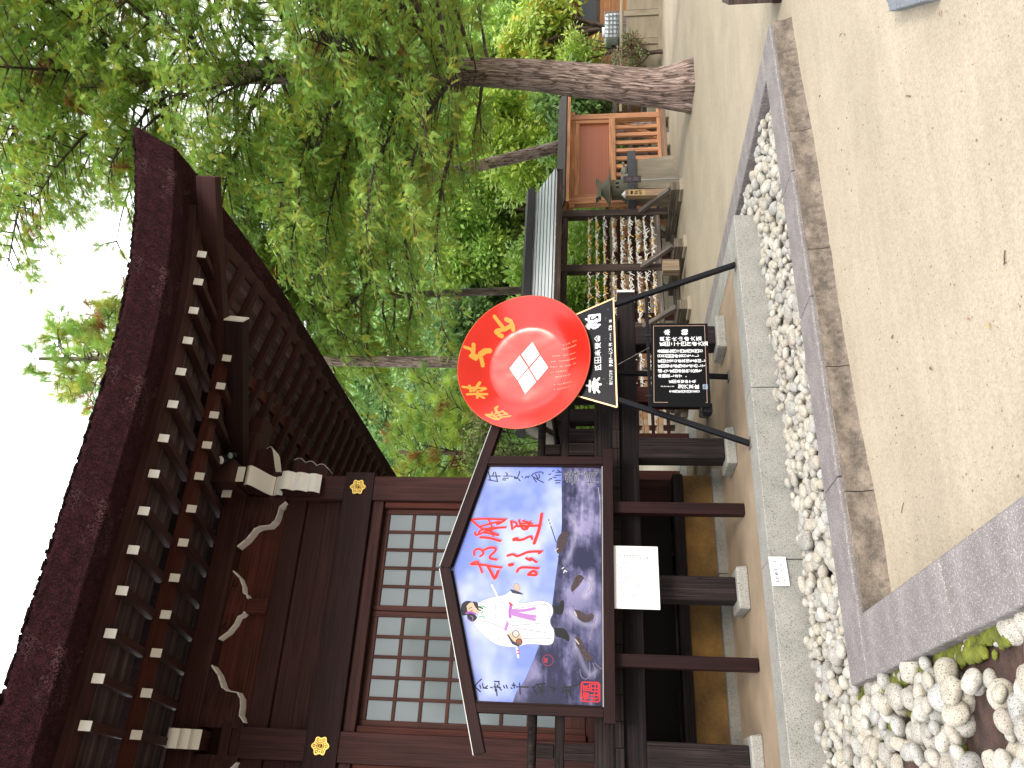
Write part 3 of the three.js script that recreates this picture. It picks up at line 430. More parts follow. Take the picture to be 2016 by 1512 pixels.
{
  const SL = 0.26, yU = (b) => 5.21 + (2.1 - b) * SL, yL = (b) => 5.305 + (1.2 - b) * 0.25, LL = 0.35;
  // bark thatch: a thick edge of many courses over a sloping top
  const sec = [[2.10, 5.345, 1, 0.6], [2.43, 5.298, 1, 1]]; for (let i = 1; i <= 9; i++) { const t = i / 9; sec.push([2.43 + 0.14 * t, 5.298 + 0.275 * t, 1 + 0.25 * t, 1 + 0.05 * t]); }
  sec.push([2.50, 5.615, 1.25, 1.05], [2.2, 5.76, 1.1, 0.9], [1.2, 6.2, 0.6, 0.4], [0, 6.75, 0, 0], [-3.0, 8.5, 0, 0], [-3.0, 8.3, 0, 0], [0, 6.2, 0, 0]);
  const disp = (a, k, s) => k >= 2 && k <= 11 ? [(nf(a * 9, k * 0.8, 801 + s) - 0.5) * 0.016 + (n2(a * 60, k * 2, 811 + s) - 0.5) * 0.014 - (k % 2) * 0.004, (k >= 10 ? (n2(a * 42, 1, 821 + s) - 0.5) * 0.028 : 0)] : [0, 0];
  const roof = part('roof', [eave(0, sec, { n: 620, disp, su: 1.1, sv: 0.55 }), eave(1, sec, { n: 300, disp, su: 1.1, sv: 0.55 })], M.thatch, hall, 'thick layered bark thatch of the roof edge');
  // loose ends of bark on the top edge
  const tg = [], R = rng(91); for (let i = 0; i < 900; i++) { const s = R() < 0.8 ? 0 : 1, a = lerp(-3.2, 2.6, R()), b = 2.55 + bow(a) + (R() - 0.5) * 0.02, y = 5.585 + 1.25 * lift(a) + (R() - 0.5) * 0.012, p = EV(s, a, b, y); const g = new THREE.BoxGeometry(0.02 + R() * 0.05, 0.004 + R() * 0.008, 0.02 + R() * 0.03); g.rotateY(s ? Math.PI / 2 : 0); g.rotateX((R() - 0.5) * 0.6); g.rotateZ((R() - 0.5) * 0.4); g.translate(p.x, p.y, p.z); tg.push(g); }
  part('bark_ends', tg, M.thatchTop, roof).userData.kind = 'stuff';
  for (const s of [0, 1]) {
    const E = (name, sec2, m, opt) => part(name, eave(s, sec2, opt), m, hall);
    const rect = (b0, b1, y0, y1, k = 1, bk = 0.6) => [[b0, y0, k, bk], [b1, y0, k, bk], [b1, y1, k, bk], [b0, y1, k, bk]];
    E('eave_board', rect(2.0, 2.16, 5.262, 5.35, 1, 0.35), M.hall); E('eave_board', rect(1.98, 2.24, 5.352, 5.385, 1, 0.6), M.hallRed);
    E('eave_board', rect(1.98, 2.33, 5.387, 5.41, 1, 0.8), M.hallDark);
    E('rafter_beam', rect(1.04, 1.165, 5.350, 5.440, LL, 0), M.hallRed); 
    // soffit planks, laid side by side along the eave
    for (let k = 0; k < 9; k++) { const b0 = 1.17 + k * 0.094, b1 = b0 + 0.090, j = (hsh(k, s, 5) - 0.5) * 0.006; E('soffit_plank', [[b0, yU(b0) + 0.047 + j, lerp(LL, 1, k / 9), 0.2], [b1, yU(b1) + 0.047 + j, lerp(LL, 1, (k + 1) / 9), 0.2], [b1, yU(b1) + 0.062 + j, lerp(LL, 1, (k + 1) / 9), 0.2], [b0, yU(b0) + 0.062 + j, lerp(LL, 1, k / 9), 0.2]], M.soffit[(k * 7 + s) % 3], { n: 36 }); }
    for (let k = 0; k < 10; k++) { const b0 = 0.06 + k * 0.098, b1 = b0 + 0.094, j = (hsh(k, s, 6) - 0.5) * 0.006; E('soffit_plank', [[b0, yL(b0) + 0.047 + j, LL * k / 10, 0], [b1, yL(b1) + 0.047 + j, LL * (k + 1) / 10, 0], [b1, yL(b1) + 0.062 + j, LL * (k + 1) / 10, 0], [b0, yL(b0) + 0.062 + j, LL * k / 10, 0]], M.soffit[(k * 5 + s + 1) % 3], { n: 36 }); }
    // rafters one by one
    for (let i = s ? -16 : -9; i <= 14; i++) {
      const a = 0.338 - 2.91 + i * SP;
      if (a < 2.08) { const bi = Math.max(1.12, a > 1.12 ? a + 0.03 : 1.12); if (bi < 1.98) {
        const L1 = lift(a), L0 = lerp(LL, 1, clamp((bi - 1.17) / 0.85, 0, 1)) * lift(a); const o = part('rafter', beam(EV(s, a, bi, yU(bi) + L0), EV(s, a, 2.095, yU(2.095) + L1), 0.068, 0.082), M.hall, hall);
        if (!s) part('rafter_tip', beam(EV(s, a, 2.0955, yU(2.0955) + L1), EV(s, a, 2.103, yU(2.103) + L1), 0.07, 0.084, { c: 0.001 }), M.gofun, o);
      } }
      if (a < 1.10) { const bi = Math.max(0.02, a > 0.02 ? a + 0.03 : 0.02); const L1 = LL * lift(a), L0 = L1 * bi / 1.2; const o = part('rafter', beam(EV(s, a, bi, yL(bi) + L0), EV(s, a, 1.195, yL(1.195) + L1), 0.07, 0.085), M.hall, hall);
        if (!s) part('rafter_tip', beam(EV(s, a, 1.1955, yL(1.1955) + L1), EV(s, a, 1.203, yL(1.203) + L1), 0.072, 0.087, { c: 0.001 }), M.gofun, o); }
    }
  }
  // hip rafters on the diagonal, the lower with a white end
  const dg = (b, y) => V3(CX + b, y, CZ + b);
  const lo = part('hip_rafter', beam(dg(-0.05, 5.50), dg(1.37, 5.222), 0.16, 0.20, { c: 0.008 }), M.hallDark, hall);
  part('rafter_tip', beam(dg(1.3705, 5.222), dg(1.38, 5.2205), 0.162, 0.202, { c: 0.001 }), M.gofun, lo);
  part('hip_rafter', [beam(dg(0.9, 5.475), dg(1.80, 5.385), 0.13, 0.20, { c: 0.008 }), beam(dg(1.795, 5.385), dg(2.39, 5.308), 0.13, 0.20, { c: 0.008 })], M.hall, hall);
}
// ---------- veranda ----------
{
  const V = [-2.19, -0.92, 0.36, 1.64, 2.90, 4.09];
  for (const x of V) { part('veranda_post', bx(x - 0.1, x + 0.1, 0.372, 1.14, -6.95, -6.75, { axis: 'y', c: 0.012 }), M.deck, hall); part('base_stone', baseStone(x, -6.85), M.granite, hall); }
  for (let k = 1; k < 5; k++) { const z = -6.85 - k * 1.27; part('veranda_post', bx(3.99, 4.19, 0.372, 1.14, z - 0.1, z + 0.1, { axis: 'y', c: 0.012 }), M.hallRed, hall); part('base_stone', baseStone(4.09, z), M.granite, hall); }
  function baseStone(x, z) { const g = new RoundedBoxGeometry(0.34, 0.095, 0.34, 2, 0.018); const p = g.attributes.position; for (let i = 0; i < p.count; i++) { const f = 1 + (0.05 - p.getY(i)) * 0.5; p.setX(i, p.getX(i) * f + (n2(p.getZ(i) * 9 + x * 7, p.getY(i) * 20, 3) - 0.5) * 0.008); p.setZ(i, p.getZ(i) * f); } g.translate(x, PT + 0.04, z); return grain(g, 'x', [x, z], 0.6, 0.6); }
  const fb = part('veranda_beam', bx(-3.4, 4.595, 1.138, 1.308, -6.96, -6.75, { c: 0.01 }), M.deckDark, hall);
  part('white_cap', bx(4.597, 4.622, 1.134, 1.312, -6.965, -6.745, { c: 0.003 }), M.gofun, fb);
  part('veranda_beam', bx(3.985, 4.195, 1.138, 1.308, -14.5, -6.965, { c: 0.01 }), M.deckDark, hall);
  for (const x of [-0.92, 0.36, 1.64, 2.90]) part('joist', bx(x - 0.06, x + 0.06, 1.16, 1.3, -8.05, -6.97, { axis: 'z' }), M.deckDark, hall);
  for (let x = -3.4, i = 0; x < 4.2; x += 0.19, i++) part('floor_board', bx(x, Math.min(x + 0.186, 4.28), 1.31, 1.372 + (i % 3) * 0.002, x < 3.0 ? -8.1 : -8.2, -6.70, { c: 0.004, axis: 'z' }), M.deck, hall);
  for (let z = -8.21; z > -14.4; z -= 0.24) part('floor_board', bx(3.03, 4.28, 1.31, 1.374, z - 0.236, z, { c: 0.004 }), M.deck, hall);
  // balustrade: round top rail, flat middle rail, broad bottom rail, short posts between
  const rail = (s) => {
    const q = (a, y, d) => s ? V3(4.09 + d, y, a) : V3(a, y, -6.85 + d); const A0 = s ? -14.2 : -3.4, A1 = s ? -6.60 : 4.35; const ax = s ? 'z' : 'x';
    part('top_rail', tube([q(A0, 2.027, 0), q(lerp(A0, A1, 0.5), 2.027, 0), q(A1, 2.027, 0)], 0.037, 14), M.deck, hall);
    const B = (n, y0, y1, w) => part(n, s ? bx(4.09 - w, 4.09 + w, y0, y1, A0, -6.65) : bx(A0, 4.29, y0, y1, -6.85 - w, -6.85 + w), M.deck, hall);
    B('middle_rail', 1.773, 1.848, s ? 0.044 : 0.045); B('bottom_rail', 1.392, 1.536, s ? 0.06 : 0.062);
    for (let k = 0; k < (s ? 6 : 6); k++) { const a = s ? -6.85 - 1.27 * (k + 1) : V[k]; part('rail_post', s ? bx(4.03, 4.15, 1.537, 1.772, a - 0.06, a + 0.06, { axis: 'y' }) : bx(a - 0.06, a + 0.06, 1.537, 1.772, -6.91, -6.79, { axis: 'y' }), M.deck, hall);
      part('rail_block', s ? bx(4.04, 4.14, 1.849, 1.99, a - 0.05, a + 0.05, { axis: 'y', c: 0.012 }) : bx(a - 0.05, a + 0.05, 1.849, 1.99, -6.90, -6.80, { axis: 'y', c: 0.012 }), M.deck, hall); }
    if (!s) for (const a of [3.04, 3.245, 3.52, -0.3, 0.98]) part('rail_post', bx(a - 0.066, a + 0.066, 1.537, 1.772, -6.91, -6.79, { axis: 'y' }), M.deck, hall);
  };
  rail(0); rail(1);
  // small wooden tag and steel edge seen left of the painting
  part('door_tag', bx(0.60, 0.69, 1.86, 1.885, -8.033, -8.028, { c: 0.001 }), M.beige, hall);
}
{ // floodlight under the corner of the eave
  const p = onZ(441, 905, -7.35), t = thing('floodlight', 'small twin floodlight with white lens under the eave corner', 'floodlight', [p.x, p.y, p.z]);
  const L = (dx, dy, s, m) => { const g = new THREE.CylinderGeometry(0.045 * s, 0.032 * s, 0.075 * s, 20); g.rotateX(Math.PI / 2); g.rotateX(-0.3); g.rotateY(-0.5); g.translate(p.x + dx, p.y + dy, p.z); const h = part('lamp_head', g, M.black, t); const l = new THREE.SphereGeometry(0.041 * s, 18, 10, 0, 6.3, 0, 1.1); l.rotateX(Math.PI / 2); l.scale(1, 1, 0.45); l.rotateX(-0.3); l.rotateY(-0.5); l.translate(p.x + dx - 0.016 * s, p.y + dy + 0.008, p.z + 0.033 * s); part('lens', l, m, h); };
  L(0, 0, 1.15, M.white); L(0.05, -0.085, 0.9, mat([0.35, 0.42, 0.44], null, 0.2)); part('mount', [tube([V3(p.x + 0.02, p.y + 0.02, p.z - 0.03), V3(p.x + 0.04, p.y + 0.09, p.z - 0.12), V3(p.x + 0.04, p.y + 0.12, p.z - 0.3)], 0.014, 8), tube([V3(p.x + 0.03, p.y + 0.03, p.z - 0.05), V3(p.x + 0.06, p.y - 0.08, p.z - 0.05)], 0.012, 8)], M.black, t);
}

// ---------- writing: strokes on a 0-9 grid, x then y ----------
const G = {
  奉: '1282 2474 0595 5045 4508 6598 3767 5659', 納: '200233 310544 2529 0618 3647 525999 4292 9299 704467 7486', 風: '11190911 1181 818899 2464 3363 3666 36 3337 6366 48 4328 5668', 林: '0242 2029 2306 2445 5292 7079 7305 7496',
  火: '1326 8364 5046 460419 5689', 山: '5058 1318 1888 8388', の: '503629063357 5078 78593 5042 4213 1306 0618 1838 3842 4250 5082 8286 8669', 大: '0393 5045 4509 5599', 盃: '0090 5003 5053 5284 1595 2528 8588 4548 6568 0999 1525', 武: '0171 0353 5078 7899 7180 1419 3538 3655 0979', 田: '0090 0009 9099 0999 4049 0595',
  二: '2272 0898', 十: '0494 5059', 四: '0090 0009 9099 0999 3045 6065 6575', 将: '1019 0313 3012 4151 7181 4393 7379 5567 0616', 是: '2070 2024 7074 2474 2272 0595 5559 5777 2619 1999', 時: '0030 0008 3038 0838 0434 4191 6064 4494 4696 8499 5768', 昭: '0030 0008 3038 0838 0434 4181 7155 8185 4595 5799 5599 4599', 和: '4011 0343 2129 2406 2446 5383 5388 8388 5888',
  年: '2004 1181 2474 0696 5059 2426', 月: '2080 2027 2719 8089 2373 2676', 日: '2080 2029 8089 2979 2474', 吉: '0292 5054 2474 2686 2629 8689 2989', を: '1272 4025 2565 6568 8457 5759 59894', ト: '4049 4475', し: '3038 3859 5987', 信: '2004 1319 4383 4585 5060 4777 4749 7779 4979', 玄: '0191 5051 4125 2565 6548 2878 7089', 公: '3006 6096 5328 2878 6789', 真: '0191 4044 2272 2227 7277 2474 2575 0797 3819 6799', 価: '2004 1219 4191 4389 6163 8183 4449 9499 4999 6469',
  景: '2070 2024 7074 2474 0595 2676 2678 5059 3819 6799', 仰: '2004 1219 4142 4148 4868 7191 7179 9198', 神: '2030 0232 3205 2329 4181 4147 8187 4484 4787 6069', 社: '2030 0232 3205 2329 4494 6069 4999', 隆: '0009 0030 3013 1335 5042 4282 8246 6699 5595 4797 6569 4999', 昌: '2070 2024 7074 2474 2272 1585 1519 8589 1989 1787', 祈: '2030 0232 3205 2329 8051 5169 5393 7379', 念: '5004 5094 3363 6346 2638 3869 6989 0609 9598', て: '1181 8145 4546 4679', 謹: '1121 0333 0535 0737 0709 3739 0939 4191 6063 8083 5484 5456 8486 5686 6369 5797 4999', ん: '4009 0945 4556 5658 5889', で: '0171 7135 3536 3669 7384',
  家: '0191 0103 9193 2373 6304 5459 5918 5407 6598', 紋: '2002 0233 3105 0544 2529 4292 6062 8279 4299', 致: '0050 2013 1353 0545 2528 0858 7052 6292 8249 5299', ま: '1282 1585 5058 5818 1817 5889', す: '0292 5057 5736 3655', 会: '5004 5094 2474 0696 4618 1888 6788', 々: '3005 2282 8247 4658', 長: '2080 2025 2272 2474 0595 3539 3948 4599', 深: '1021 0313 1809 3092 3032 9092 5234 6284 3595 6369 5529 6599', 沢: '1021 0313 1809 4080 4043 8083 4383 4319 6399', 政: '0151 3138 2428 3555 0858 7052 6292 8249 5299', 直: '0292 5023 2373 2327 7377 2575 2777 0209 0999',
  平: '1181 3042 6051 0595 5159', 成: '1181 1119 1444 4447 4736 5078 7899 8349 6070', 賛: '0141 0343 2124 2504 2545 5191 5393 7174 7554 7595 2575 2528 7578 2878 2676 3819 6899', 南: '0191 5053 1383 1319 8389 3545 3666 3868 5559', 市: '0191 5051 2373 2327 7377 5159', ア: '1181 8145 5348 4819', ル: '3033 3319 6068 6895', プ: '1171 7156 5619 8090', ス: '1171 7146 4609 5588', サ: '0393 2027 7075 7549', ー: '0595', ビ: '2027 2784 2868 7080', 株: '0242 2029 2306 2445 5192 5393 7079 7405 7496 5161',
  玉: '1181 2575 0898 5058 6677', 石: '0191 4115 1509 2484 2429 8489 2989', 中: '1282 1216 8286 1686 5059', に: '1019 4181 4848 4688', は: '1019 3282 7078 7847 4759 5988', 入: '4052 5209 5399', ら: '4051 2227 2755 5577 7738', な: '0151 3015 7083 6467 6738 3859', い: '1117 1728 7186', 下: '0191 5159 5577', さ: '1282 4076 7622 1738 3868', 開: '0009 0040 4043 0242 0444 5090 9099 5053 5292 5494 2676 4649 6669 2878', 卜: '4049 4475', 権: '0242 2029 2306 5192 5352 7079 5595 5797 5999', 印: '2002 0208 0838 0535 5090 5059 9098', '。': '2737 3738 2728 2838', '㈱': '0109 9199 2373 5058 5329 5388',
};
function glyph(x, ch, cx, cy, s, color, lw, rot = 0, sx = 1) {
  const d = G[ch]; if (!d) return; x.save(); x.translate(cx, cy); x.rotate(rot); x.scale(sx, 1); x.strokeStyle = color; x.lineWidth = lw; x.lineCap = 'round'; x.lineJoin = 'round';
  for (const st of d.split(' ')) { const p = []; for (let i = 0; i + 1 < st.length; i += 2) p.push([(+st[i] - 4.5) / 9 * s, (+st[i + 1] - 4.5) / 9 * s]); if (p.length < 2) continue; x.beginPath(); x.moveTo(...p[0]); for (const q of p.slice(1)) x.lineTo(...q); x.stroke(); }
  x.restore();
}
function tiny(x, cx, cy, s, color, lw, R) { x.strokeStyle = color; x.lineWidth = lw; for (let i = 0; i < 4; i++) { const h = R() < 0.55, a = (R() - 0.5) * s, b = (R() - 0.5) * s; x.beginPath(); h ? (x.moveTo(cx - s * 0.42, cy + a * 0.9), x.lineTo(cx + s * 0.42, cy + a * 0.9)) : (x.moveTo(cx + b * 0.8, cy - s * 0.42), x.lineTo(cx + b * 0.6, cy + s * 0.42)); x.stroke(); } }   // print too small to read
const canvas = (w, h) => { const c = document.createElement('canvas'); c.width = w; c.height = h; return [c, c.getContext('2d')]; };
function ctex(c) { const t = new THREE.CanvasTexture(c); t.colorSpace = THREE.SRGBColorSpace; t.magFilter = THREE.LinearFilter; t.needsUpdate = true; return t; }
const printMat = (c, rough = 0.5, extra = {}) => new THREE.MeshPhysicalMaterial({ map: ctex(c), color: col(KA, KA, KA), roughness: rough, side: THREE.DoubleSide, ...extra });
// flat print on a plane given by a corner, its right and up directions and its size
function sheet(o, ex, ey, w, h) { const g = new THREE.PlaneGeometry(w, h); g.translate(w / 2, h / 2, 0); g.applyMatrix4(new THREE.Matrix4().makeBasis(ex, ey, ex.clone().cross(ey)).setPosition(o)); return g; }
function slabOn(o, ex, ey, w, h, d, c = 0.004) { const g = new RoundedBoxGeometry(w, h, d, 1, Math.min(c, d / 3)); g.translate(w / 2, h / 2, -d / 2); g.applyMatrix4(new THREE.Matrix4().makeBasis(ex, ey, ex.clone().cross(ey)).setPosition(o)); return grain(g, 'x'); }

// ---------- the warning card on the platform ----------
{
  const [c, x] = canvas(512, 300); x.fillStyle = '#f3f4f6'; x.fillRect(0, 0, 512, 300);
  [...'玉石の中には'].forEach((g, i) => glyph(x, g, 74 + i * 68, 96, 54, '#1c1c20', 7)); [...'入らないで下さい。'].forEach((g, i) => glyph(x, g, 48 + i * 52, 205, 44, '#1c1c20', 6.5));
  const ey = V3(0, 0.996, -0.08).normalize(), ex = V3(0.999, 0.045, 0).normalize(), o = V3(1.434, 0.163, -5.782);
  part('card_board', slabOn(o, ex, ey, 0.208, 0.118, 0.006, 0.001), M.white, cardThing); part('card_print', sheet(o.clone().add(V3(0, 0, 0.001)), ex, ey, 0.208, 0.118), printMat(c, 0.6), cardThing);
}
// ---------- the painted votive board ----------
{
  const Z = -6.5, em = thing('votive_board', 'huge house-shaped votive board with a painted robed figure on blue, on two posts', 'votive board', [1.63, PT, -6.55]);
  const W = 1400, H = 960, X0 = 0.575, YT = 2.824, SX = W / 2.12, [c, x] = canvas(W, H);
  const at = (px, py) => { const p = onZ(px, py, Z); return [(p.x - X0) * SX, (YT - p.y) * SX]; };
  const K = 0.21164, tr = (oy, s) => s.trim().split(/\s+/).map((q) => { const [a, b] = q.split(',').map(Number); return at(860 + a * K, oy + b * K); });
  const path = (p, close) => { x.beginPath(); x.moveTo(...p[0]); for (let i = 1; i < p.length - 1; i++) { const mx = (p[i][0] + p[i + 1][0]) / 2, my = (p[i][1] + p[i + 1][1]) / 2; x.quadraticCurveTo(p[i][0], p[i][1], mx, my); } x.lineTo(...p[p.length - 1]); if (close) x.closePath(); };
  const poly = (p) => { x.beginPath(); p.forEach((q, i) => (i ? x.lineTo(...q) : x.moveTo(...q))); x.closePath(); };
  const R = rng(404), A = (s) => tr(860, s), B = (s) => tr(1130, s);
  // blue sky with painted cloud
  const img = x.createImageData(W, H); for (let j = 0; j < H; j++) for (let i = 0; i < W; i++) { const n = fbm(i / W, j / H, 5, 4, 900, 4), m = fbm(i / W, j / H, 40, 12, 910, 2), k = clamp((n - 0.42) * 3.2, 0, 1) * 0.8 + (m - 0.5) * 0.12, o = (j * W + i) * 4; img.data[o] = lerp(122, 206, k); img.data[o + 1] = lerp(142, 214, k); img.data[o + 2] = lerp(232, 250, k); img.data[o + 3] = 255; }
  x.putImageData(img, 0, 0);
  // dark land, brushed
  const land = [...A('1160,100 1160,205 1162,500 1165,800 1150,1000 1128,1150'), ...B('1110,0 1080,250 1040,560 950,670 900,800 820,980 740,1100 680,1270 660,1500 1800,1500'), ...A('1800,100')];
  x.save(); poly(land); x.clip(); x.fillStyle = '#35365c'; x.fillRect(0, 0, W, H);
  { const [lc, lx] = canvas(W, H), li = lx.createImageData(W, H); for (let j = 0; j < H; j++) for (let i = 0; i < W; i++) { const n = fbm(i / W, j / H, 7, 6, 920, 5), m = fbm(i / W, j / H, 14, 70, 930, 3), q = fbm(i / W, j / H, 90, 60, 935, 2), k = clamp((n - 0.40) * 3.4 + (m - 0.5) * 0.7 + (q - 0.5) * 0.35, 0, 1), dk = clamp((fbm(i / W, j / H, 3, 3, 940, 2) - 0.42) * 3, 0, 1), kk = k * lerp(0.55, 1, dk), o = (j * W + i) * 4; li.data[o] = lerp(34, 164, kk); li.data[o + 1] = lerp(36, 158, kk); li.data[o + 2] = lerp(72, 200, kk); li.data[o + 3] = 255; } lx.putImageData(li, 0, 0); x.drawImage(lc, 0, 0); }
  for (let i = 0; i < 500; i++) { const px = R() * W, py = H * 0.4 + R() * H * 0.6; x.globalAlpha = 0.18; x.strokeStyle = R() < 0.5 ? '#c9c4de' : '#14162c'; x.lineWidth = 1; x.beginPath(); x.moveTo(px, py); x.lineTo(px + (R() - 0.5) * 90, py + (R() - 0.5) * 16); x.stroke(); }
  x.globalAlpha = 1; x.restore();
  const fill = (p, f, s, w = 2) => { path(p, true); if (f) { x.fillStyle = f; x.fill(); } if (s) { x.strokeStyle = s; x.lineWidth = w; x.stroke(); } };
  const line = (p, s, w) => { path(p); x.strokeStyle = s; x.lineWidth = w; x.lineCap = 'round'; x.lineJoin = 'round'; x.stroke(); };
  // pale paths round the small animals
  x.globalAlpha = 0.16; for (const p of [A('1230,740 1300,800 1290,960 1240,1080 1200,1160'), A('1440,1250 1440,1400 1380,1480'), B('1240,350 1330,470 1480,480 1490,380'), B('1270,600 1330,780 1420,960 1480,900')]) { line(p, '#d6d0e6', 46); line(p, '#d6d0e6', 26); line(p, '#d6d0e6', 12); } x.globalAlpha = 1;
  for (const p of [B('1480,400 1460,500 1430,540 1425,610'), B('1420,830 1430,900 1400,990 1340,960 1330,890'), A('1370,1300 1420,1330 1440,1400 1400,1450'), B('1450,830 1480,900 1470,960'), B('1470,830 1540,890')]) { x.globalAlpha = 0.6; line(p, '#d8d0e2', 5); x.globalAlpha = 1; line(p, '#5a4a5a', 2.6); }
  const fur = (p) => { fill(p, '#43343a'); x.save(); path(p, true); x.clip(); for (let i = 0; i < 240; i++) { const q = p[Math.floor(R() * p.length)], r2 = p[Math.floor(R() * p.length)], t = R(); const cx = lerp(q[0], r2[0], t), cy = lerp(q[1], r2[1], t); x.strokeStyle = R() < 0.4 ? '#7c6a63' : '#241b20'; x.globalAlpha = 0.6; x.lineWidth = 1.3; x.beginPath(); x.moveTo(cx, cy); x.lineTo(cx + (R() - 0.5) * 12, cy + (R() - 0.5) * 12); x.stroke(); } x.restore(); x.globalAlpha = 1; };
  fur(A('1225,880 1180,870 1125,930 1110,1010 1115,1090 1150,1085 1190,1040 1220,960')); fur(A('1350,1290 1310,1270 1275,1330 1245,1410 1255,1450 1290,1420 1335,1370 1370,1310')); fur(B('1275,330 1300,360 1310,420 1380,460 1450,430 1470,380 1430,360 1400,390 1330,340')); fur(B('1295,580 1290,670 1320,680 1360,780 1390,830 1450,800 1440,750 1390,720 1350,620 1320,590'));
  for (const p of [A('1100,1060 1125,1040'), B('1280,350 1300,390'), B('1290,610 1320,650')]) line(p, '#c8b9b4', 6);
  // arrow
  line(A('1040,770 1075,870 1110,980'), '#20212c', 5); line(A('1130,1110 1160,1180 1190,1240'), '#20212c', 5); for (const p of [A('1035,800 1060,780'), A('1045,830 1072,810'), A('1180,1215 1165,1225'), A('1190,1240 1180,1265'), A('1190,1240 1208,1255')]) line(p, '#e9e9ee', 5);
  // robed figure
  fill(B('1085,285 1125,320 1150,250 1180,240 1188,280 1175,385 1100,375 1085,330'), '#15151b'); fill(B('1095,500 1160,500 1200,515 1235,580 1235,625 1210,630 1180,595 1110,590 1095,540'), '#15151b');
  fill(B('385,265 450,235 560,205 630,200 700,140 800,185 790,230 750,275 860,265 960,245 1030,260 1075,290 1085,370 1050,420 1060,480 1095,520 1090,640 1040,665 950,655 830,650 760,680 640,680 540,655 440,580 370,510 330,460 380,400'), '#e4e4e8', '#8f94a4', 2.5);
  for (const p of [B('400,265 520,275 640,262'), B('430,440 540,460 640,520'), B('690,480 850,470 990,455'), B('720,500 900,530 1020,545'), B('800,600 950,595 1060,600'), B('820,630 960,635'), B('540,280 560,360 530,420'), B('650,520 720,600'), B('700,330 860,300 1020,280'), B('1000,270 1050,330 1040,400'), B('560,620 590,600')]) line(p, '#7f8494', 3);
  fill(B('680,145 700,140 800,180 805,192 760,190 700,175'), '#34364e'); fill(B('715,130 720,90 745,85 770,110 775,150 740,160'), '#cfae96', '#7a5a4a', 1.5);
  fill(B('225,340 225,290 255,255 300,248 330,262 375,258 385,290 380,330 350,360 290,380 240,388'), '#1d1b26'); fill(B('275,300 300,265 340,262 372,300 400,340 380,375 330,370 290,370'), '#d8b79d', '#7a5a4a', 1.5);
  line(B('300,320 325,310'), '#33211e', 4); line(B('315,345 335,335'), '#33211e', 3); line(B('345,262 360,300 380,320'), '#1d1b26', 9); line(B('370,300 400,310 425,320'), '#2a2630', 8); line(B('380,330 410,340'), '#1d1b26', 6);
  fill(B('280,370 300,340 360,380 378,410 350,440 310,445 285,410'), '#1d1b26'); line(B('275,365 310,350 355,370'), '#a04fb5', 10); line(B('290,420 320,440'), '#a04fb5', 5); line(B('315,390 340,400 330,430'), '#8d7fae', 4);
  for (const p of [B('400,300 430,295 455,315'), B('395,400 430,385 445,410'), B('410,370 430,345')]) line(p, '#6fae8a', 7);
  fill(B('680,265 700,268 705,300 690,380 700,410 670,415 665,350'), '#a865b8'); for (const p of [B('700,340 800,345 910,320'), B('700,355 820,385 915,395'), B('690,370 800,400 910,425'), B('665,430 640,515')]) line(p, '#b57cc4', 15); line(B('675,270 700,290'), '#d23a3a', 9);
  fill(B('655,560 700,540 750,535 795,580 795,640 760,672 700,640'), '#d8b79d'); fill(B('650,560 665,555 700,620 775,665 760,678 700,650'), '#2c2c44');
  line(B('510,100 600,290 720,550'), '#8c92a6', 15); line(B('512,104 602,292 722,552'), '#eef0fa', 10);
  const disk = (q, r, f, s) => { x.beginPath(); x.arc(...B(q)[0], r, 0, 7); x.fillStyle = f; x.fill(); if (s) { x.strokeStyle = s; x.lineWidth = 4; x.stroke(); } };
  disk('735,557', 17, '#d9d2cc', '#4a3636'); disk('765,632', 16, '#7d5a50', '#3c2c2c'); line(B('755,625 775,620'), '#d8412c', 5); line(B('742,690 757,775'), '#e6e0e2', 10); line(B('745,715 768,712'), '#cf2f3a', 5); line(B('748,740 770,738'), '#cf2f3a', 5);
  x.beginPath(); x.arc(...B('1033,803')[0], 27, 0, 7); x.strokeStyle = '#a0304e'; x.lineWidth = 3; x.stroke(); { const q = B('1012,803')[0]; x.fillStyle = '#b8283e'; x.globalAlpha = 0.8; x.fillRect(q[0] - 12, q[1] - 9, 24, 20); x.globalAlpha = 1; }
  // red brush characters
  const RED = [['315,770 420,760 540,765 640,768', 12], ['640,768 600,800 560,812', 13], ['325,775 390,840 460,868', 12], ['410,832 520,800 590,790', 11], ['355,890 352,912 385,915 395,870 480,850 640,842', 12], ['400,905 470,870 560,850', 11], ['405,935 470,935 540,955 590,968', 14], ['470,870 560,908', 11], ['500,845 525,925', 10], ['430,890 500,900 570,915', 12], ['480,770 520,850', 9],
    ['690,785 702,860', 12], ['690,785 760,800 720,845', 11], ['765,775 790,865 840,860 870,790', 12], ['750,832 900,828 962,824', 13], ['800,780 860,800', 11], ['800,822 840,858', 11], ['770,805 890,808', 9], ['975,718 965,800 945,880 922,945 905,990', 17], ['718,955 745,950', 20], ['755,962 800,960 850,930 882,925 885,950', 13],
    ['348,1102 340,1060 380,1040 420,1052 438,1090 402,1112', 12], ['440,1052 480,1030 545,1030 552,1060 470,1128 555,1142', 13], ['315,1185 400,1185 480,1200 600,1216', 13], ['380,1160 405,1215 422,1262', 12], ['480,1212 520,1290 540,1328 570,1250', 16], ['330,1172 372,1160', 12],
    ['658,1106 710,1085 740,1115 790,1095 850,1068 975,1066', 13], ['975,1066 950,1085', 12], ['676,1192 702,1188', 19], ['745,1255 760,1216 840,1214 945,1222', 13], ['832,1130 880,1160 862,1120 925,1165', 13], ['850,1280 900,1230 942,1290 852,1282', 14]];
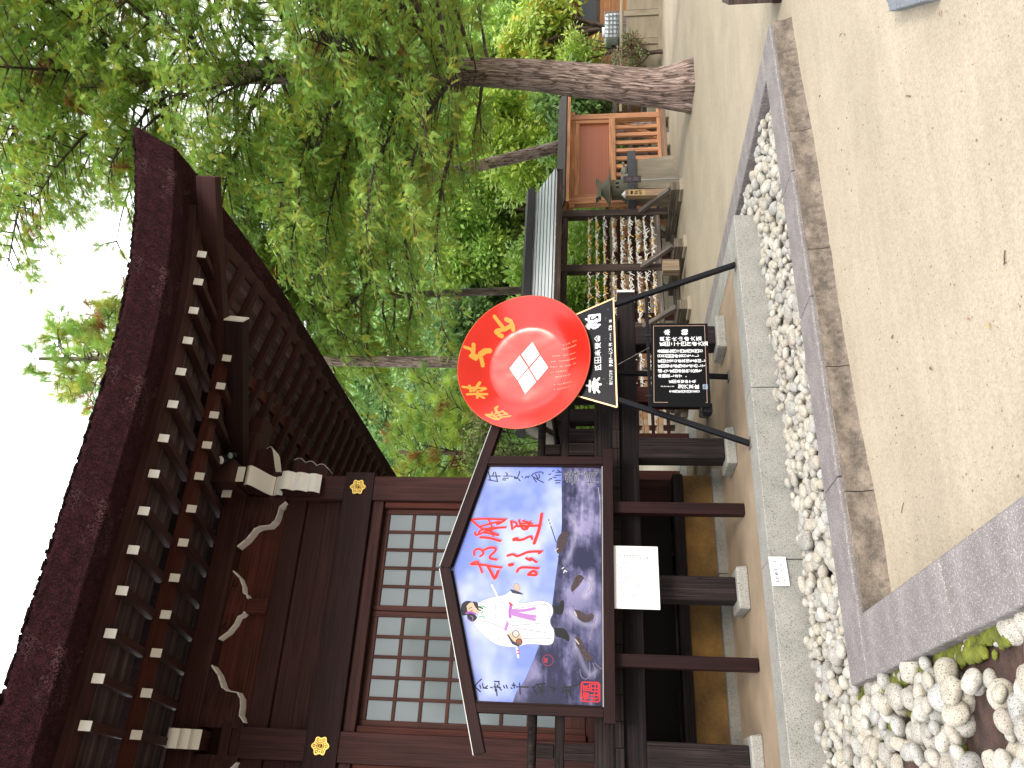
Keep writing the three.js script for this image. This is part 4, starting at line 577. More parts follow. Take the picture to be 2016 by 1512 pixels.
  x.globalAlpha = 0.35; for (const [p, w] of RED) { const q = A(p).map(([a, b]) => [a + 5, b + 6]); line(q, '#5a4a90', w * 0.98); } x.globalAlpha = 1; for (const [p, w] of RED) line(A(p), '#ff8d86', w * 1.12); for (const [p, w] of RED) line(A(p), '#ef2d24', w * 0.94);
  // black brush columns
  const BLK = ['480,325 490,370 500,405', '480,400 560,415', '545,330 565,415', '500,365 592,365', '530,330 520,360', '610,400 640,402', '615,385 665,385', '620,365 680,365', '640,335 660,340 650,360', '690,365 705,368', '720,380 740,400 765,350 770,320', '720,370 755,385 775,410', '790,370 800,375', '820,385 835,360 850,385 860,360', '880,360 910,330 990,325 985,345', '885,365 940,400 992,425', '920,350 940,390', '950,345 960,385 935,385', '900,385 925,420', '1040,350 1060,345', '1040,405 1060,380 1070,395', '1075,320 1090,315', '1080,375 1110,380', '1100,405 1150,405', '1105,428 1145,428', '1110,330 1155,330', '1100,360 1150,355', '1125,310 1155,330'];
  for (const p of BLK) line(A(p), '#101014', 5.5);
  const WHT = ['1190,345 1300,345', '1200,360 1210,420', '1225,330 1230,390', '1250,320 1255,380', '1270,350 1320,330', '1280,330 1290,400', '1300,320 1310,400', '1235,410 1290,430 1320,420', '1255,400 1260,445', '1200,390 1240,385', '1330,345 1345,345', '1360,350 1480,330', '1380,330 1400,400', '1410,345 1420,420', '1440,340 1460,410', '1470,310 1500,295 1495,340 1440,380', '1380,420 1440,430 1500,420', '1420,430 1430,465'];
  for (const p of WHT) { line(A(p), '#d9d9e2', 7.5); } for (const p of WHT) line(A(p), '#16172a', 4.6);
  const LFT = ['415,978 380,1010 350,1050', '350,1050 380,1070 405,1095', '400,1035 408,1062', '425,1020 432,1075 470,1040', '430,1060 470,1065', '500,1055 515,1058', '535,1000 580,1000', '540,1020 545,1090', '575,1000 580,1030', '560,1035 600,1080', '555,1070 560,1130', '530,1050 590,1055', '620,1040 630,1060', '645,1035 655,1062', '690,1060 700,1065', '700,1035 730,1035', '715,1015 720,1060', '740,1050 850,1052', '770,1015 775,1115', '885,1060 915,1045', '900,1070 935,1120', '920,1030 1010,1018', '940,1040 990,1080', '960,1060 985,1130', '950,1100 1000,1090', '970,1020 985,1060', '1045,1045 1060,1060 1110,1070', '1085,1050 1088,1100', '1160,1100 1200,1075', '1170,1060 1185,1110', '1195,1045 1215,1160', '1180,1060 1320,1035 1330,1020', '1220,1080 1250,1130', '1240,1060 1245,1140', '1200,1090 1240,1085'];
  for (const p of LFT) line(B(p), '#0e0e12', 6);
  { const p = B('1345,1005 1515,1005 1515,1190 1345,1190'), a = p[0], d = p[2], L0 = Math.min(a[0], d[0]), T0 = Math.min(a[1], d[1]), w = Math.abs(a[0] - d[0]), h = Math.abs(a[1] - d[1]); x.strokeStyle = '#e8252c'; x.lineWidth = 6; x.beginPath(); x.roundRect(L0, T0, w, h, 12); x.stroke(); ['武', '田', '神', '社'].forEach((g, i) => glyph(x, g, L0 + w * (i < 2 ? 0.72 : 0.28), T0 + h * (i % 2 ? 0.73 : 0.27), w * 0.38, '#e8252c', 5)); }
  line(A('1500,470 1515,560 1520,680 1518,900'), '#b9b9cc', 3); line(B('1350,1298 1480,1302 1540,1260'), '#0e0e14', 3);
  // outline of board: eaves slope from the apex
  const apex = [1.684, 2.78], sideY = 2.455, xl = 0.64, xr = 2.655, yb = 1.455;
  const pent = [[xl, yb], [xr, yb], [xr, sideY], [apex[0], 2.745], [xl, sideY]];
  const pg = new THREE.ShapeGeometry(shapeOf(pent)); { const p = pg.attributes.position, uv = pg.attributes.uv; for (let i = 0; i < p.count; i++) uv.setXY(i, (p.getX(i) - X0) / 2.12, 1 - (YT - p.getY(i)) * SX / H); } pg.translate(0, 0, -6.50);
  part('painting', pg, printMat(c, 0.35), em, 'painting of a robed figure with a sword, mice and red brush writing');
  part('back_board', exZ(pent.map(([a, b]) => [a, b]), -6.535, -6.503), M.lacquer, em);
  const fb = (x0, x1, y0, y1, z0 = -6.53, z1 = -6.455) => part('frame_bar', bx(x0, x1, y0, y1, z0, z1, { c: 0.004 }), M.lacquer, em);
  fb(0.585, 0.652, 1.465, 2.50); fb(2.612, 2.685, 1.465, 2.50); fb(0.545, 2.755, 1.378, 1.464, -6.54, -6.445);
  part('inner_trim', [bx(0.653, 0.668, 1.478, 2.47, -6.50, -6.47, { c: 0.002, axis: 'y' }), bx(2.597, 2.611, 1.478, 2.47, -6.50, -6.47, { c: 0.002, axis: 'y' }), bx(0.668, 2.597, 1.465, 1.477, -6.50, -6.475, { c: 0.002 })], M.lacquer, em);
  part('metal_channel', bx(0.66, 2.60, 1.466, 1.4725, -6.4745, -6.468, { c: 0.0015 }), M.alu, em);
  const ap = V3(1.684, 2.765, -6.5), eL = V3(0.30, 2.385, -6.5), eR = V3(3.06, 2.385, -6.5);
  for (const [e, s] of [[eL, -1], [eR, 1]]) {
    part('eave_bar', beam(ap.clone().add(V3(s * -0.0, 0, 0)), e, 0.10, 0.085, { c: 0.004 }), M.lacquer, em);
    const n = V3(-(ap.y - e.y) * -s * -1, Math.abs(ap.x - e.x), 0).normalize(); const up = V3(s * (ap.y - e.y), Math.abs(ap.x - e.x), 0).normalize();
    part('flashing', beam(ap.clone().addScaledVector(up, 0.045), e.clone().addScaledVector(up, 0.045), 0.112, 0.006), M.alu, em);
    const inn = ap.clone().addScaledVector(up, -0.05), ine = e.clone().addScaledVector(up, -0.05); part('inner_trim', beam(inn.clone().lerp(ine, 0.02).add(V3(0, 0, -0.0)), inn.clone().lerp(ine, 0.74), 0.03, 0.016, { c: 0.002 }), M.black, em);
  }
  for (const a of [0.965, 2.21]) part('post', bx(a, a + 0.098, PT + 0.002, 2.2, -6.63, -6.541, { axis: 'y', c: 0.004 }), M.lacquer, em);
}
// ---------- white notice hung below it ----------
{
  const [c, x] = canvas(512, 372), R = rng(31); x.fillStyle = '#fbfcfe'; x.fillRect(0, 0, 512, 372); x.strokeStyle = '#b9c3d6'; x.lineWidth = 2; x.strokeRect(40, 34, 430, 250); x.globalAlpha = 1;
  // columns read from right to left
  for (let k = 0; k < 19; k++) { const cx = 434 - k * 20.5, len = k === 0 ? 9 : k === 1 ? 5 : [9, 14, 18].includes(k) ? 10 : 18; if (k === 2) continue; for (let i = 0; i < len; i++) tiny(x, cx, (k === 1 ? 170 : k < 2 ? 60 : 58) + i * (k < 2 ? 20 : 11.6), k < 2 ? 13 : 8, k < 2 ? '#14161c' : '#2a303a', k < 2 ? 2.6 : 1.9, R); }
  x.strokeStyle = '#d66a92'; x.lineWidth = 2; x.strokeRect(402, 268, 26, 26); for (let i = 0; i < 3; i++) x.strokeRect(406 + i * 7, 272, 4, 18);
  const nt = thing('white_notice', 'white printed notice hanging under the painted votive board', 'notice', [1.65, 1.02, -6.5]);
  const o = V3(1.397, 1.017, -6.492), ex = V3(1, 0.006, 0.0).normalize(), ey = V3(-0.004, 1, 0.03).normalize();
  part('notice_board', slabOn(o, ex, ey, 0.508, 0.366, 0.012, 0.002), M.white, nt); part('notice_print', sheet(o.clone().add(V3(0, 0, 0.0015)), ex, ey, 0.508, 0.366), printMat(c, 0.55), nt); part('hook', [bx(1.46, 1.48, 1.36, 1.40, -6.51, -6.497), bx(1.82, 1.84, 1.36, 1.40, -6.51, -6.497)], M.black, nt);
}
// ---------- giant red sake cup on its easel ----------
{
  const c0 = V3(3.53, 2.184, -6.25), az = -9.211 * Math.PI / 180, el = 14.485 * Math.PI / 180, RR = 0.632;
  const n = V3(Math.sin(az) * Math.cos(el), Math.sin(el), Math.cos(az) * Math.cos(el)).normalize(), ex = V3(0, 1, 0).cross(n).normalize(), ey = n.clone().cross(ex).normalize();
  const S = 1024, [c, x] = canvas(S, S); const U = (px, py, off = 0) => { const p = onPl(px, py, c0.clone().addScaledVector(n, off), n).sub(c0); return [(p.dot(ex) / RR * 0.5 + 0.5) * S, (0.5 - p.dot(ey) / RR * 0.5) * S]; };
  { const im = x.createImageData(S, S); for (let j = 0; j < S; j++) for (let i = 0; i < S; i++) { const k = fbm(i / S, j / S, 5, 5, 700, 4), o = (j * S + i) * 4, v = 1 + (k - 0.5) * 0.10; im.data[o] = 206 * v; im.data[o + 1] = 27 * v; im.data[o + 2] = 5 * v; im.data[o + 3] = 255; } x.putImageData(im, 0, 0); }
  const Zc = (a, b) => U(890 + a * 0.17857, 580 + b * 0.17857, -0.15), Zr = (a, b) => U(890 + a * 0.17857, 580 + b * 0.17857, -0.062);
  // gold characters traced on the sloping rim
  const strokes = (l, w, f) => { x.lineCap = 'round'; x.lineJoin = 'round'; x.strokeStyle = f; for (const [p, k] of l) { x.lineWidth = w * (k ?? 1); x.beginPath(); p.split(' ').map((q) => Zr(...q.split(',').map(Number))).forEach((q, i) => (i ? x.lineTo(...q) : x.moveTo(...q))); x.stroke(); } };
  const gold = '#d9a441';
  strokes([['480,255 510,300 545,345'], ['470,395 500,420 515,425', 1.2], ['480,380 560,355 640,310'], ['590,265 630,275 645,320 640,350', 1.1]], 28, gold);
  strokes([['165,600 220,610 235,655', 0.9], ['245,555 240,600 230,660 300,680 310,760'], ['300,640 340,600 380,590', 1.5], ['215,680 250,700', 1.2], ['300,690 315,740 308,765', 0.8]], 26, gold);
  strokes([['145,1035 200,1035 330,1010', 0.9], ['285,955 265,1010 240,1060'], ['200,1010 215,1075', 0.8], ['190,1115 260,1095 360,1080', 0.9], ['275,1060 280,1140', 0.8], ['270,1095 340,1130', 0.8], ['300,1050 345,1015', 0.8]], 22, gold);
  strokes([['480,1220 465,1240 490,1300', 1.2], ['390,1335 450,1330 520,1380 560,1350 635,1332', 0.9], ['445,1300 430,1350', 0.8], ['400,1345 490,1385 530,1385', 0.9], ['470,1320 545,1270', 0.8], ['500,1290 540,1350', 0.8], ['480,1345 580,1310', 0.8], ['540,1275 600,1310', 0.8]], 16, gold);
  // the four-lozenge crest
  x.fillStyle = '#fdfbf8'; for (const q of [[[630, 812], [742, 668], [832, 802], [718, 942]], [[760, 655], [882, 518], [960, 655], [846, 788]], [[852, 808], [970, 668], [1056, 800], [936, 945]], [[726, 950], [838, 818], [925, 958], [802, 1092]]]) { x.beginPath(); q.map((p) => Zc(...p)).forEach((p, i) => (i ? x.lineTo(...p) : x.moveTo(...p))); x.closePath(); x.fill(); }
  // small writing below it, too small to read
  const R = rng(12); for (const [a, b, m] of [[1230, 555, 9], [1225, 600, 9], [1105, 675, 14], [1095, 735, 15], [1090, 795, 15], [1090, 855, 9], [1145, 905, 9], [1130, 990, 11], [1120, 1045, 11]]) for (let i = 0; i < m; i++) { const q = Zc(a + i * 20, b - i * (m > 9 ? 1.2 : 2.2)); q[0] += (R() - 0.5) * 2; q[1] += (R() - 0.5) * 3; if (R() < 0.9) tiny(x, ...q, 7 + R() * 3, '#f3c79a', 1.6, R); }
  const cup = thing('giant_sake_cup', 'giant red lacquer sake cup with white four-diamond crest and gold characters', 'sake cup', [c0.x, c0.y, c0.z]);
  const pr = []; const P = (r, z) => pr.push(new THREE.Vector2(r * RR, z)); P(0, -0.160); for (let r = 0.1; r <= 0.52; r += 0.05) P(r, -0.160 + r * r * 0.012); for (const [r, z] of [[0.55, -0.156], [0.59, -0.153], [0.62, -0.148], [0.65, -0.139], [0.70, -0.122], [0.76, -0.097], [0.82, -0.071], [0.88, -0.045], [0.93, -0.024], [0.97, -0.008], [0.99, 0.001], [1.0, 0.004]]) P(r, z);
  const rim = pr.length; P(1.012, 0.001); P(1.008, -0.010); P(0.9, -0.06); P(0.75, -0.13); P(0.6, -0.175); P(0.42, -0.185); P(0.40, -0.225); P(0.36, -0.225); P(0.35, -0.185); P(0, -0.185);
  const mk = (l) => { const g = new THREE.LatheGeometry(l, 160); g.rotateX(Math.PI / 2); const p = g.attributes.position, nn = g.attributes.normal; return g; };
  const place = (g) => g.applyMatrix4(new THREE.Matrix4().makeBasis(ex, ey, n).setPosition(c0));
  let g = mk(pr.slice(0, rim)); { const p = g.attributes.position, uv = g.attributes.uv; for (let i = 0; i < p.count; i++) uv.setXY(i, p.getX(i) / RR * 0.5 + 0.5, p.getY(i) / RR * 0.5 + 0.5); } 
  { const p = g.attributes.position; for (let i = 0; i < p.count; i++) { const X = p.getX(i), Y = p.getY(i), rr = Math.hypot(X, Y) / RR; p.setZ(i, p.getZ(i) + (nf(X * 5, Y * 5, 730) - 0.5) * 0.006 * clamp((0.98 - rr) * 8, 0, 1)); } } g.computeVertexNormals();
  part('bowl', place(g), new THREE.MeshPhysicalMaterial({ map: ctex(c), color: col(KA, KA, KA), roughness: 0.4, specularIntensity: 0.4, clearcoat: 0.8, clearcoatRoughness: 0.2, side: THREE.DoubleSide }), cup);
  part('rim', place(mk(pr.slice(rim - 1))), new THREE.MeshPhysicalMaterial({ color: col(0.55, 0.10, 0.035), roughness: 0.45, clearcoat: 0.3, side: THREE.DoubleSide }), cup);
  // easel with the gold-edged plate
  const ea = thing('black_easel', 'black steel easel with a fan-shaped gold-edged plate below the red cup', 'easel', [3.5, PT, -6.1]);
  const q0 = c0.clone().addScaledVector(n, -0.055), W = (px, py) => { const p = onPl(px, py, q0, n).sub(q0); return [p.dot(ex), p.dot(ey)]; };
  const bl = W(1215, 802), br = W(1208, 588), tl = W(1138, 780), trr = W(1134, 620); const out = [bl, br, trr]; const arcR = 0.625; const a1 = Math.atan2(trr[1], trr[0]), a0 = Math.atan2(tl[1], tl[0]); for (let i = 1; i < 20; i++) { const a = lerp(a1, a0, i / 20); out.push([Math.cos(a) * arcR * 0.98, Math.sin(a) * arcR * 0.98]); } out.push(tl);
  const mB = new THREE.Matrix4().makeBasis(ex, ey, n).setPosition(q0);
  const bd = part('plate', exZ(out, -0.012, -0.001).applyMatrix4(mB), M.black, ea);
  const bw = 1024, y0 = Math.min(bl[1], br[1]) - 0.01, h0 = Math.max(tl[1], trr[1]) + 0.12 - y0, xL = bl[0] - 0.01, w0 = br[0] + 0.01 - xL, bh = Math.round(bw * h0 / w0), [pc, y] = canvas(bw, bh); y.fillStyle = '#0b0c18'; y.fillRect(0, 0, bw, bh);
  const w2 = (px, py) => { const p = W(px, py); return [(p[0] - xL) / w0 * bw, (1 - (p[1] - y0) / h0) * bh]; }, s2 = bw / w0; const Zb = (a, b) => w2(1110 + a * 0.1654, 570 + b * 0.1654);
  const gl = (ch, a, b, s, lw, sx = 1) => { const q = Zb(a, b); glyph(y, ch, q[0], q[1], s, '#f6f6f8', lw, 0.0, sx); };
  gl('納', 345, 385, 125, 19); gl('奉', 355, 1145, 125, 19); [...'武田奉賛会'].forEach((ch, i) => gl(ch, 405 - i * 1, 925 - i * 85, 52, 6.5)); [...'南アルプス市'].forEach((ch, i) => gl(ch, 562, 1120 - i * 29, 26, 3.6, 0.8)); [...'サービス'].forEach((ch, i) => gl(ch, 558, 830 - i * 40, 30, 4.2)); gl('株', 555, 655, 28, 4);
  { const q = Zb(562, 880); y.fillStyle = '#f6f6f8'; y.font = 'bold 46px sans-serif'; y.textAlign = 'center'; y.textBaseline = 'middle'; y.fillText('PA', q[0], q[1]); }
  for (let i = 0; i < 6; i++) { const q = Zb(555, 600 - i * 15); tiny(y, ...q, 13, '#e8e8ec', 2, R); } for (const b of [470, 440, 375]) { const q = Zb(552, b); tiny(y, ...q, 26, '#f6f6f8', 4, R); tiny(y, ...q, 26, '#f6f6f8', 4, R); }
  for (let i = 0; i < 26; i++) { y.fillStyle = '#c9ccd8'; y.beginPath(); const q = Zb(420 + R() * 120, 150 + R() * 1050); y.arc(...q, 0.8 + R() * 2, 0, 7); y.fill(); }
  const pg = new THREE.ShapeGeometry(shapeOf(out)); { const p = pg.attributes.position, uv = pg.attributes.uv; for (let i = 0; i < p.count; i++) uv.setXY(i, (p.getX(i) - xL) / w0, (p.getY(i) - y0) / h0); } pg.translate(0, 0, 0.0012); part('plate_print', pg.applyMatrix4(mB), printMat(pc, 0.4, { specularIntensity: 0.3 }), bd);
  const v3 = (p) => V3(p[0], p[1], 0.001), rimS = (a, b) => beam(v3(a), v3(b), 0.012, 0.012, { c: 0.001, up: V3(0, 0, 1) }); part('gold_edge', merge([rimS(bl, br), rimS(br, trr), rimS(tl, bl)]).applyMatrix4(mB), mat([0.78, 0.50, 0.28], null, 0.4, 0, { metalness: 0.6 }), bd);
  const fR = onY(1449, 521, PT), fL = onY(1477, 873, PT), fM = onY(1434, 742, PT), top = c0.clone().addScaledVector(n, -0.22).add(V3(0, 0.15, 0));
  const leg = (f, t) => { const o = part('leg', beam(f.clone().add(V3(0, 0.004, 0)), t, 0.042, 0.042, { c: 0.003, up: V3(0, 0, 1) }), M.black, ea); part('foot_plate', bx(f.x - 0.045, f.x + 0.045, PT - 0.002, PT + 0.006, f.z - 0.045, f.z + 0.045, { c: 0.001 }), M.oldGrey, o); return o; };
  const tgtL = onPl(1216, 787, q0.clone().addScaledVector(n, -0.03), n), tgtR = onPl(1211, 600, q0.clone().addScaledVector(n, -0.03), n);
  leg(fL, fL.clone().lerp(tgtL, 1.04)); leg(fR, fR.clone().lerp(tgtR, 1.04)); const hL = fL.clone().lerp(tgtL, 1.03), hR = fR.clone().lerp(tgtR, 1.03), tp = c0.clone().addScaledVector(n, -0.24); part('upright', [beam(hL, tp.clone().addScaledVector(ex, -0.22), 0.04, 0.04), beam(hR, tp.clone().addScaledVector(ex, 0.22), 0.04, 0.04)], M.black, ea); leg(fM, V3(3.54, 1.9, -6.45));
  const lb = fL.clone().lerp(tgtL, 0.74), rb = fR.clone().lerp(tgtR, 0.74); part('cross_bar', beam(lb, rb, 0.028, 0.028, { c: 0.003, up: V3(0, 0, 1) }), M.black, ea); part('top_bar', beam(tp.clone().addScaledVector(ex, -0.24), tp.clone().addScaledVector(ex, 0.24), 0.04, 0.04), M.black, ea);
  part('stay_wire', tube([onPl(1216, 718, q0, n), onPl(1278, 690, q0, n).add(V3(0, 0, 0.05))], 0.0028, 6), M.oldGrey, ea);
  // the small dedication sign
  const sg = thing('dedication_sign', 'black dedication sign with dense columns of white writing on the easel', 'sign', [3.33, 0.58, -6.0]);
  const N2 = V3(-0.08, 0.04, 1).normalize(), sc = V3(3.33, 0.82, -5.985), TL = onPl(1283, 800, sc, N2), TR = onPl(1282, 638, sc, N2), BL = onPl(1399, 803, sc, N2); const sx = TR.clone().sub(TL), sw = sx.length(), sh = TL.distanceTo(BL); sx.normalize(); const sy = N2.clone().cross(sx).normalize(), so = TL.clone().addScaledVector(sy, -sh);
  const q = canvas(1024, Math.round(1024 * sh / sw)), k = q[1], HH = q[0].height; k.fillStyle = '#07080d'; k.fillRect(0, 0, 1024, HH); k.strokeStyle = '#b79684'; k.lineWidth = 6; k.strokeRect(48, 26, 950, HH - 60); k.fillStyle = '#07080d'; k.fillRect(30, HH * 0.28, 40, HH * 0.64);
  const colm = (px, y0_, step, s, lw, str) => [...str].forEach((ch, i) => (ch === ' ' ? 0 : glyph(k, ch, px, y0_ + i * step, s, '#f7f7fa', lw)));
  colm(915, HH * 0.28, HH * 0.31, 62, 12, '奉納'); colm(832, HH * 0.19, HH * 0.108, 48, 8, '風林火山の大盃'); colm(768, HH * 0.19, HH * 0.0945, 48, 8, '武田二十四将の大盃');
  colm(676, 92, 41.5, 37, 6.6, '是時昭和四十四年四月四日'); colm(615, 92, 46, 38, 6.6, '日日田田の吉日をトし'); colm(553, 92, 44, 37, 6.4, '武田信玄公の真価を景仰し'); colm(491, 92, 44, 37, 6.4, '武田神社の隆昌を祈念して'); colm(430, 92, 44, 37, 6.4, '謹んで武田の家紋大盃を'); colm(368, 92, 46, 38, 6.6, '奉納致します。'); colm(300, HH * 0.33, 43, 34, 6, '武田奉賛会々長'); for (let i = 0; i < 9; i++) tiny(k, 240, HH * 0.17 + i * 17, 15, '#f0f0f4', 2.6, R); colm(238, HH * 0.5, 58, 46, 7.4, '深沢政直'); colm(180, HH * 0.33, 33, 28, 5, '平成四年四月四日吉日'); k.strokeStyle = '#bcd4f0'; k.lineWidth = 5; k.strokeRect(212, HH * 0.885, 50, 46); glyph(k, '印', 237, HH * 0.885 + 23, 32, '#bcd4f0', 4);
  part('sign_board', slabOn(so.clone().addScaledVector(N2, 0), sx, sy, sw, sh, 0.022, 0.004), M.black, sg); part('sign_print', sheet(so.clone().addScaledVector(N2, 0.0015), sx, sy, sw, sh), printMat(q[0], 0.4, { specularIntensity: 0.3 }), sg);
  part('hanger', [beam(TL.clone().addScaledVector(sx, 0.1).addScaledVector(N2, -0.012), TL.clone().addScaledVector(sx, 0.1).add(V3(0, 0.05, -0.02)), 0.02, 0.01), beam(TR.clone().addScaledVector(sx, -0.1).addScaledVector(N2, -0.012), TR.clone().addScaledVector(sx, -0.1).add(V3(0, 0.05, -0.02)), 0.02, 0.01)], M.black, sg);
  part('prop', bx(BL.x - 0.02, BL.x + 0.06, BL.y - 0.02, BL.y + 0.05, BL.z - 0.12, BL.z - 0.03), M.black, sg);
}

// ---------- foliage ----------
const LEAF = {};
{
  const tri = (list) => { const pos = [], nor = []; for (const [a, b, c] of list) { pos.push(a.x, a.y, a.z, b.x, b.y, b.z, c.x, c.y, c.z); } const g = new THREE.BufferGeometry(); g.setAttribute('position', new THREE.Float32BufferAttribute(pos, 3)); g.computeVertexNormals(); return g; };
  const blade = (out, o, d, side, w, L) => { const t = o.clone().addScaledVector(d, L), m = o.clone().addScaledVector(d, L * 0.45); const l = m.clone().addScaledVector(side, w), r = m.clone().addScaledVector(side, -w); m.addScaledVector(d.clone().cross(side), w * 0.5); out.push([o, l, t], [o, t, r]); };
  // flat drooping cypress spray
  for (let v = 0; v < 4; v++) { const R = rng(1000 + v), out = []; const N = 11; for (let i = 0; i <= N; i++) { const t = i / N, o = V3(t, -0.28 * t * t, (R() - 0.5) * 0.05); for (const s of i === N ? [0] : [-1, 1]) { const L = s === 0 ? 0.2 : (0.46 * (1 - t * 0.62)) * (0.7 + R() * 0.5), d = V3(0.75, -0.22 - t * 0.3 + (R() - 0.5) * 0.35, s * 0.8 + (R() - 0.5) * 0.2).normalize(), up = V3((R() - 0.5) * 0.5, 1, (R() - 0.5) * 0.5).normalize(), side = d.clone().cross(up).normalize(); for (let k = 0; k < 3; k++) { const oo = o.clone().addScaledVector(d, L * k * 0.30); blade(out, oo, d, side, 0.028, L * 0.45); for (const q of [-1, 1]) blade(out, oo.clone().addScaledVector(d, L * 0.1), d.clone().addScaledVector(side, q * 0.9).normalize(), side, 0.022, L * 0.32 * (1 - k * 0.2)); } } } (LEAF.spray ??= []).push(tri(out)); }
  // pine needle tuft
  for (let v = 0; v < 3; v++) { const R = rng(1100 + v), out = []; for (let i = 0; i < 90; i++) { const t = R() * 0.55, a = R() * 6.283, sp = 0.35 + R() * 0.75, o = V3(t, 0, 0), d = V3(1 - sp * 0.3, Math.cos(a) * sp, Math.sin(a) * sp).normalize(), side = d.clone().cross(V3(R() - 0.5, R() - 0.5, R() - 0.5)).normalize(); const tip = o.clone().addScaledVector(d, 0.42 + R() * 0.25); out.push([o.clone().addScaledVector(side, 0.010), tip, o.clone().addScaledVector(side, -0.010)]); } (LEAF.needle ??= []).push(tri(out)); }
  // broad leaves on a twig end
  for (let v = 0; v < 4; v++) { const R = rng(1200 + v), out = []; for (let i = 0; i < 34; i++) { const d0 = V3(R() - 0.5, R() - 0.35, R() - 0.5).normalize(), o = d0.clone().multiplyScalar(0.25 + R() * 0.75); const d = V3(d0.x + (R() - 0.5), d0.y * 0.4 - 0.1 + (R() - 0.5) * 0.8, d0.z + (R() - 0.5)).normalize(), up = V3((R() - 0.5) * 0.9, 1, (R() - 0.5) * 0.9), side = d.clone().cross(up).normalize(); blade(out, o, d, side, 0.085 + R() * 0.05, 0.34 + R() * 0.18); } (LEAF.broad ??= []).push(tri(out)); }
}
const leafMat = {}; const foliageMat = (k) => (leafMat[k] ??= new THREE.MeshPhysicalMaterial({ color: 0xffffff, roughness: k === 'broad' ? 0.55 : 0.7, side: THREE.DoubleSide, specularIntensity: 0.5, transmission: 0.5, thickness: 0 }));
// one crown: copies of a leaf tuft with their own tone
function crown(kind, list, parent, name = 'crown') {
  const by = {}; for (const q of list) (by[q.v % LEAF[kind].length] ??= []).push(q); let first = null; const base = wp(parent);
  for (const v in by) {
    const im = new THREE.InstancedMesh(LEAF[kind][v], foliageMat(kind), by[v].length); im.name = name; im.userData.kind = 'stuff'; im.castShadow = im.receiveShadow = true; const m = new THREE.Matrix4();
    by[v].forEach((q, i) => { const x = q.d.clone().normalize(), z = x.clone().cross(q.up ?? V3(0, 1, 0)); if (z.lengthSq() < 1e-4) z.set(0, 0, 1); z.normalize(); const y = z.clone().cross(x); m.makeBasis(x, y, z).scale(V3(q.s, q.s, q.s)).setPosition(q.p.clone().sub(base)); im.setMatrixAt(i, m); im.setColorAt(i, q.c); });
    parent.add(im); first ??= im;
  } return first;
}
const tone = (R, a, b, t = null) => { const k = t ?? R(), j = 0.8 + R() * 0.4; return col(lerp(a[0], b[0], k) * j, lerp(a[1], b[1], k) * j, lerp(a[2], b[2], k) * j); };
const GR = { cyp: [[0.19, 0.38, 0.08], [0.50, 0.66, 0.14]], olive: [[0.33, 0.38, 0.055], [0.54, 0.54, 0.08]], dark: [[0.12, 0.25, 0.08], [0.30, 0.45, 0.16]], grey: [[0.27, 0.45, 0.19], [0.56, 0.72, 0.34]], lime: [[0.32, 0.48, 0.08], [0.58, 0.69, 0.14]], gold: [[0.50, 0.48, 0.07], [0.72, 0.56, 0.11]], mid: [[0.20, 0.39, 0.08], [0.46, 0.62, 0.13]], rust: [[0.28, 0.12, 0.03], [0.42, 0.22, 0.05]] };

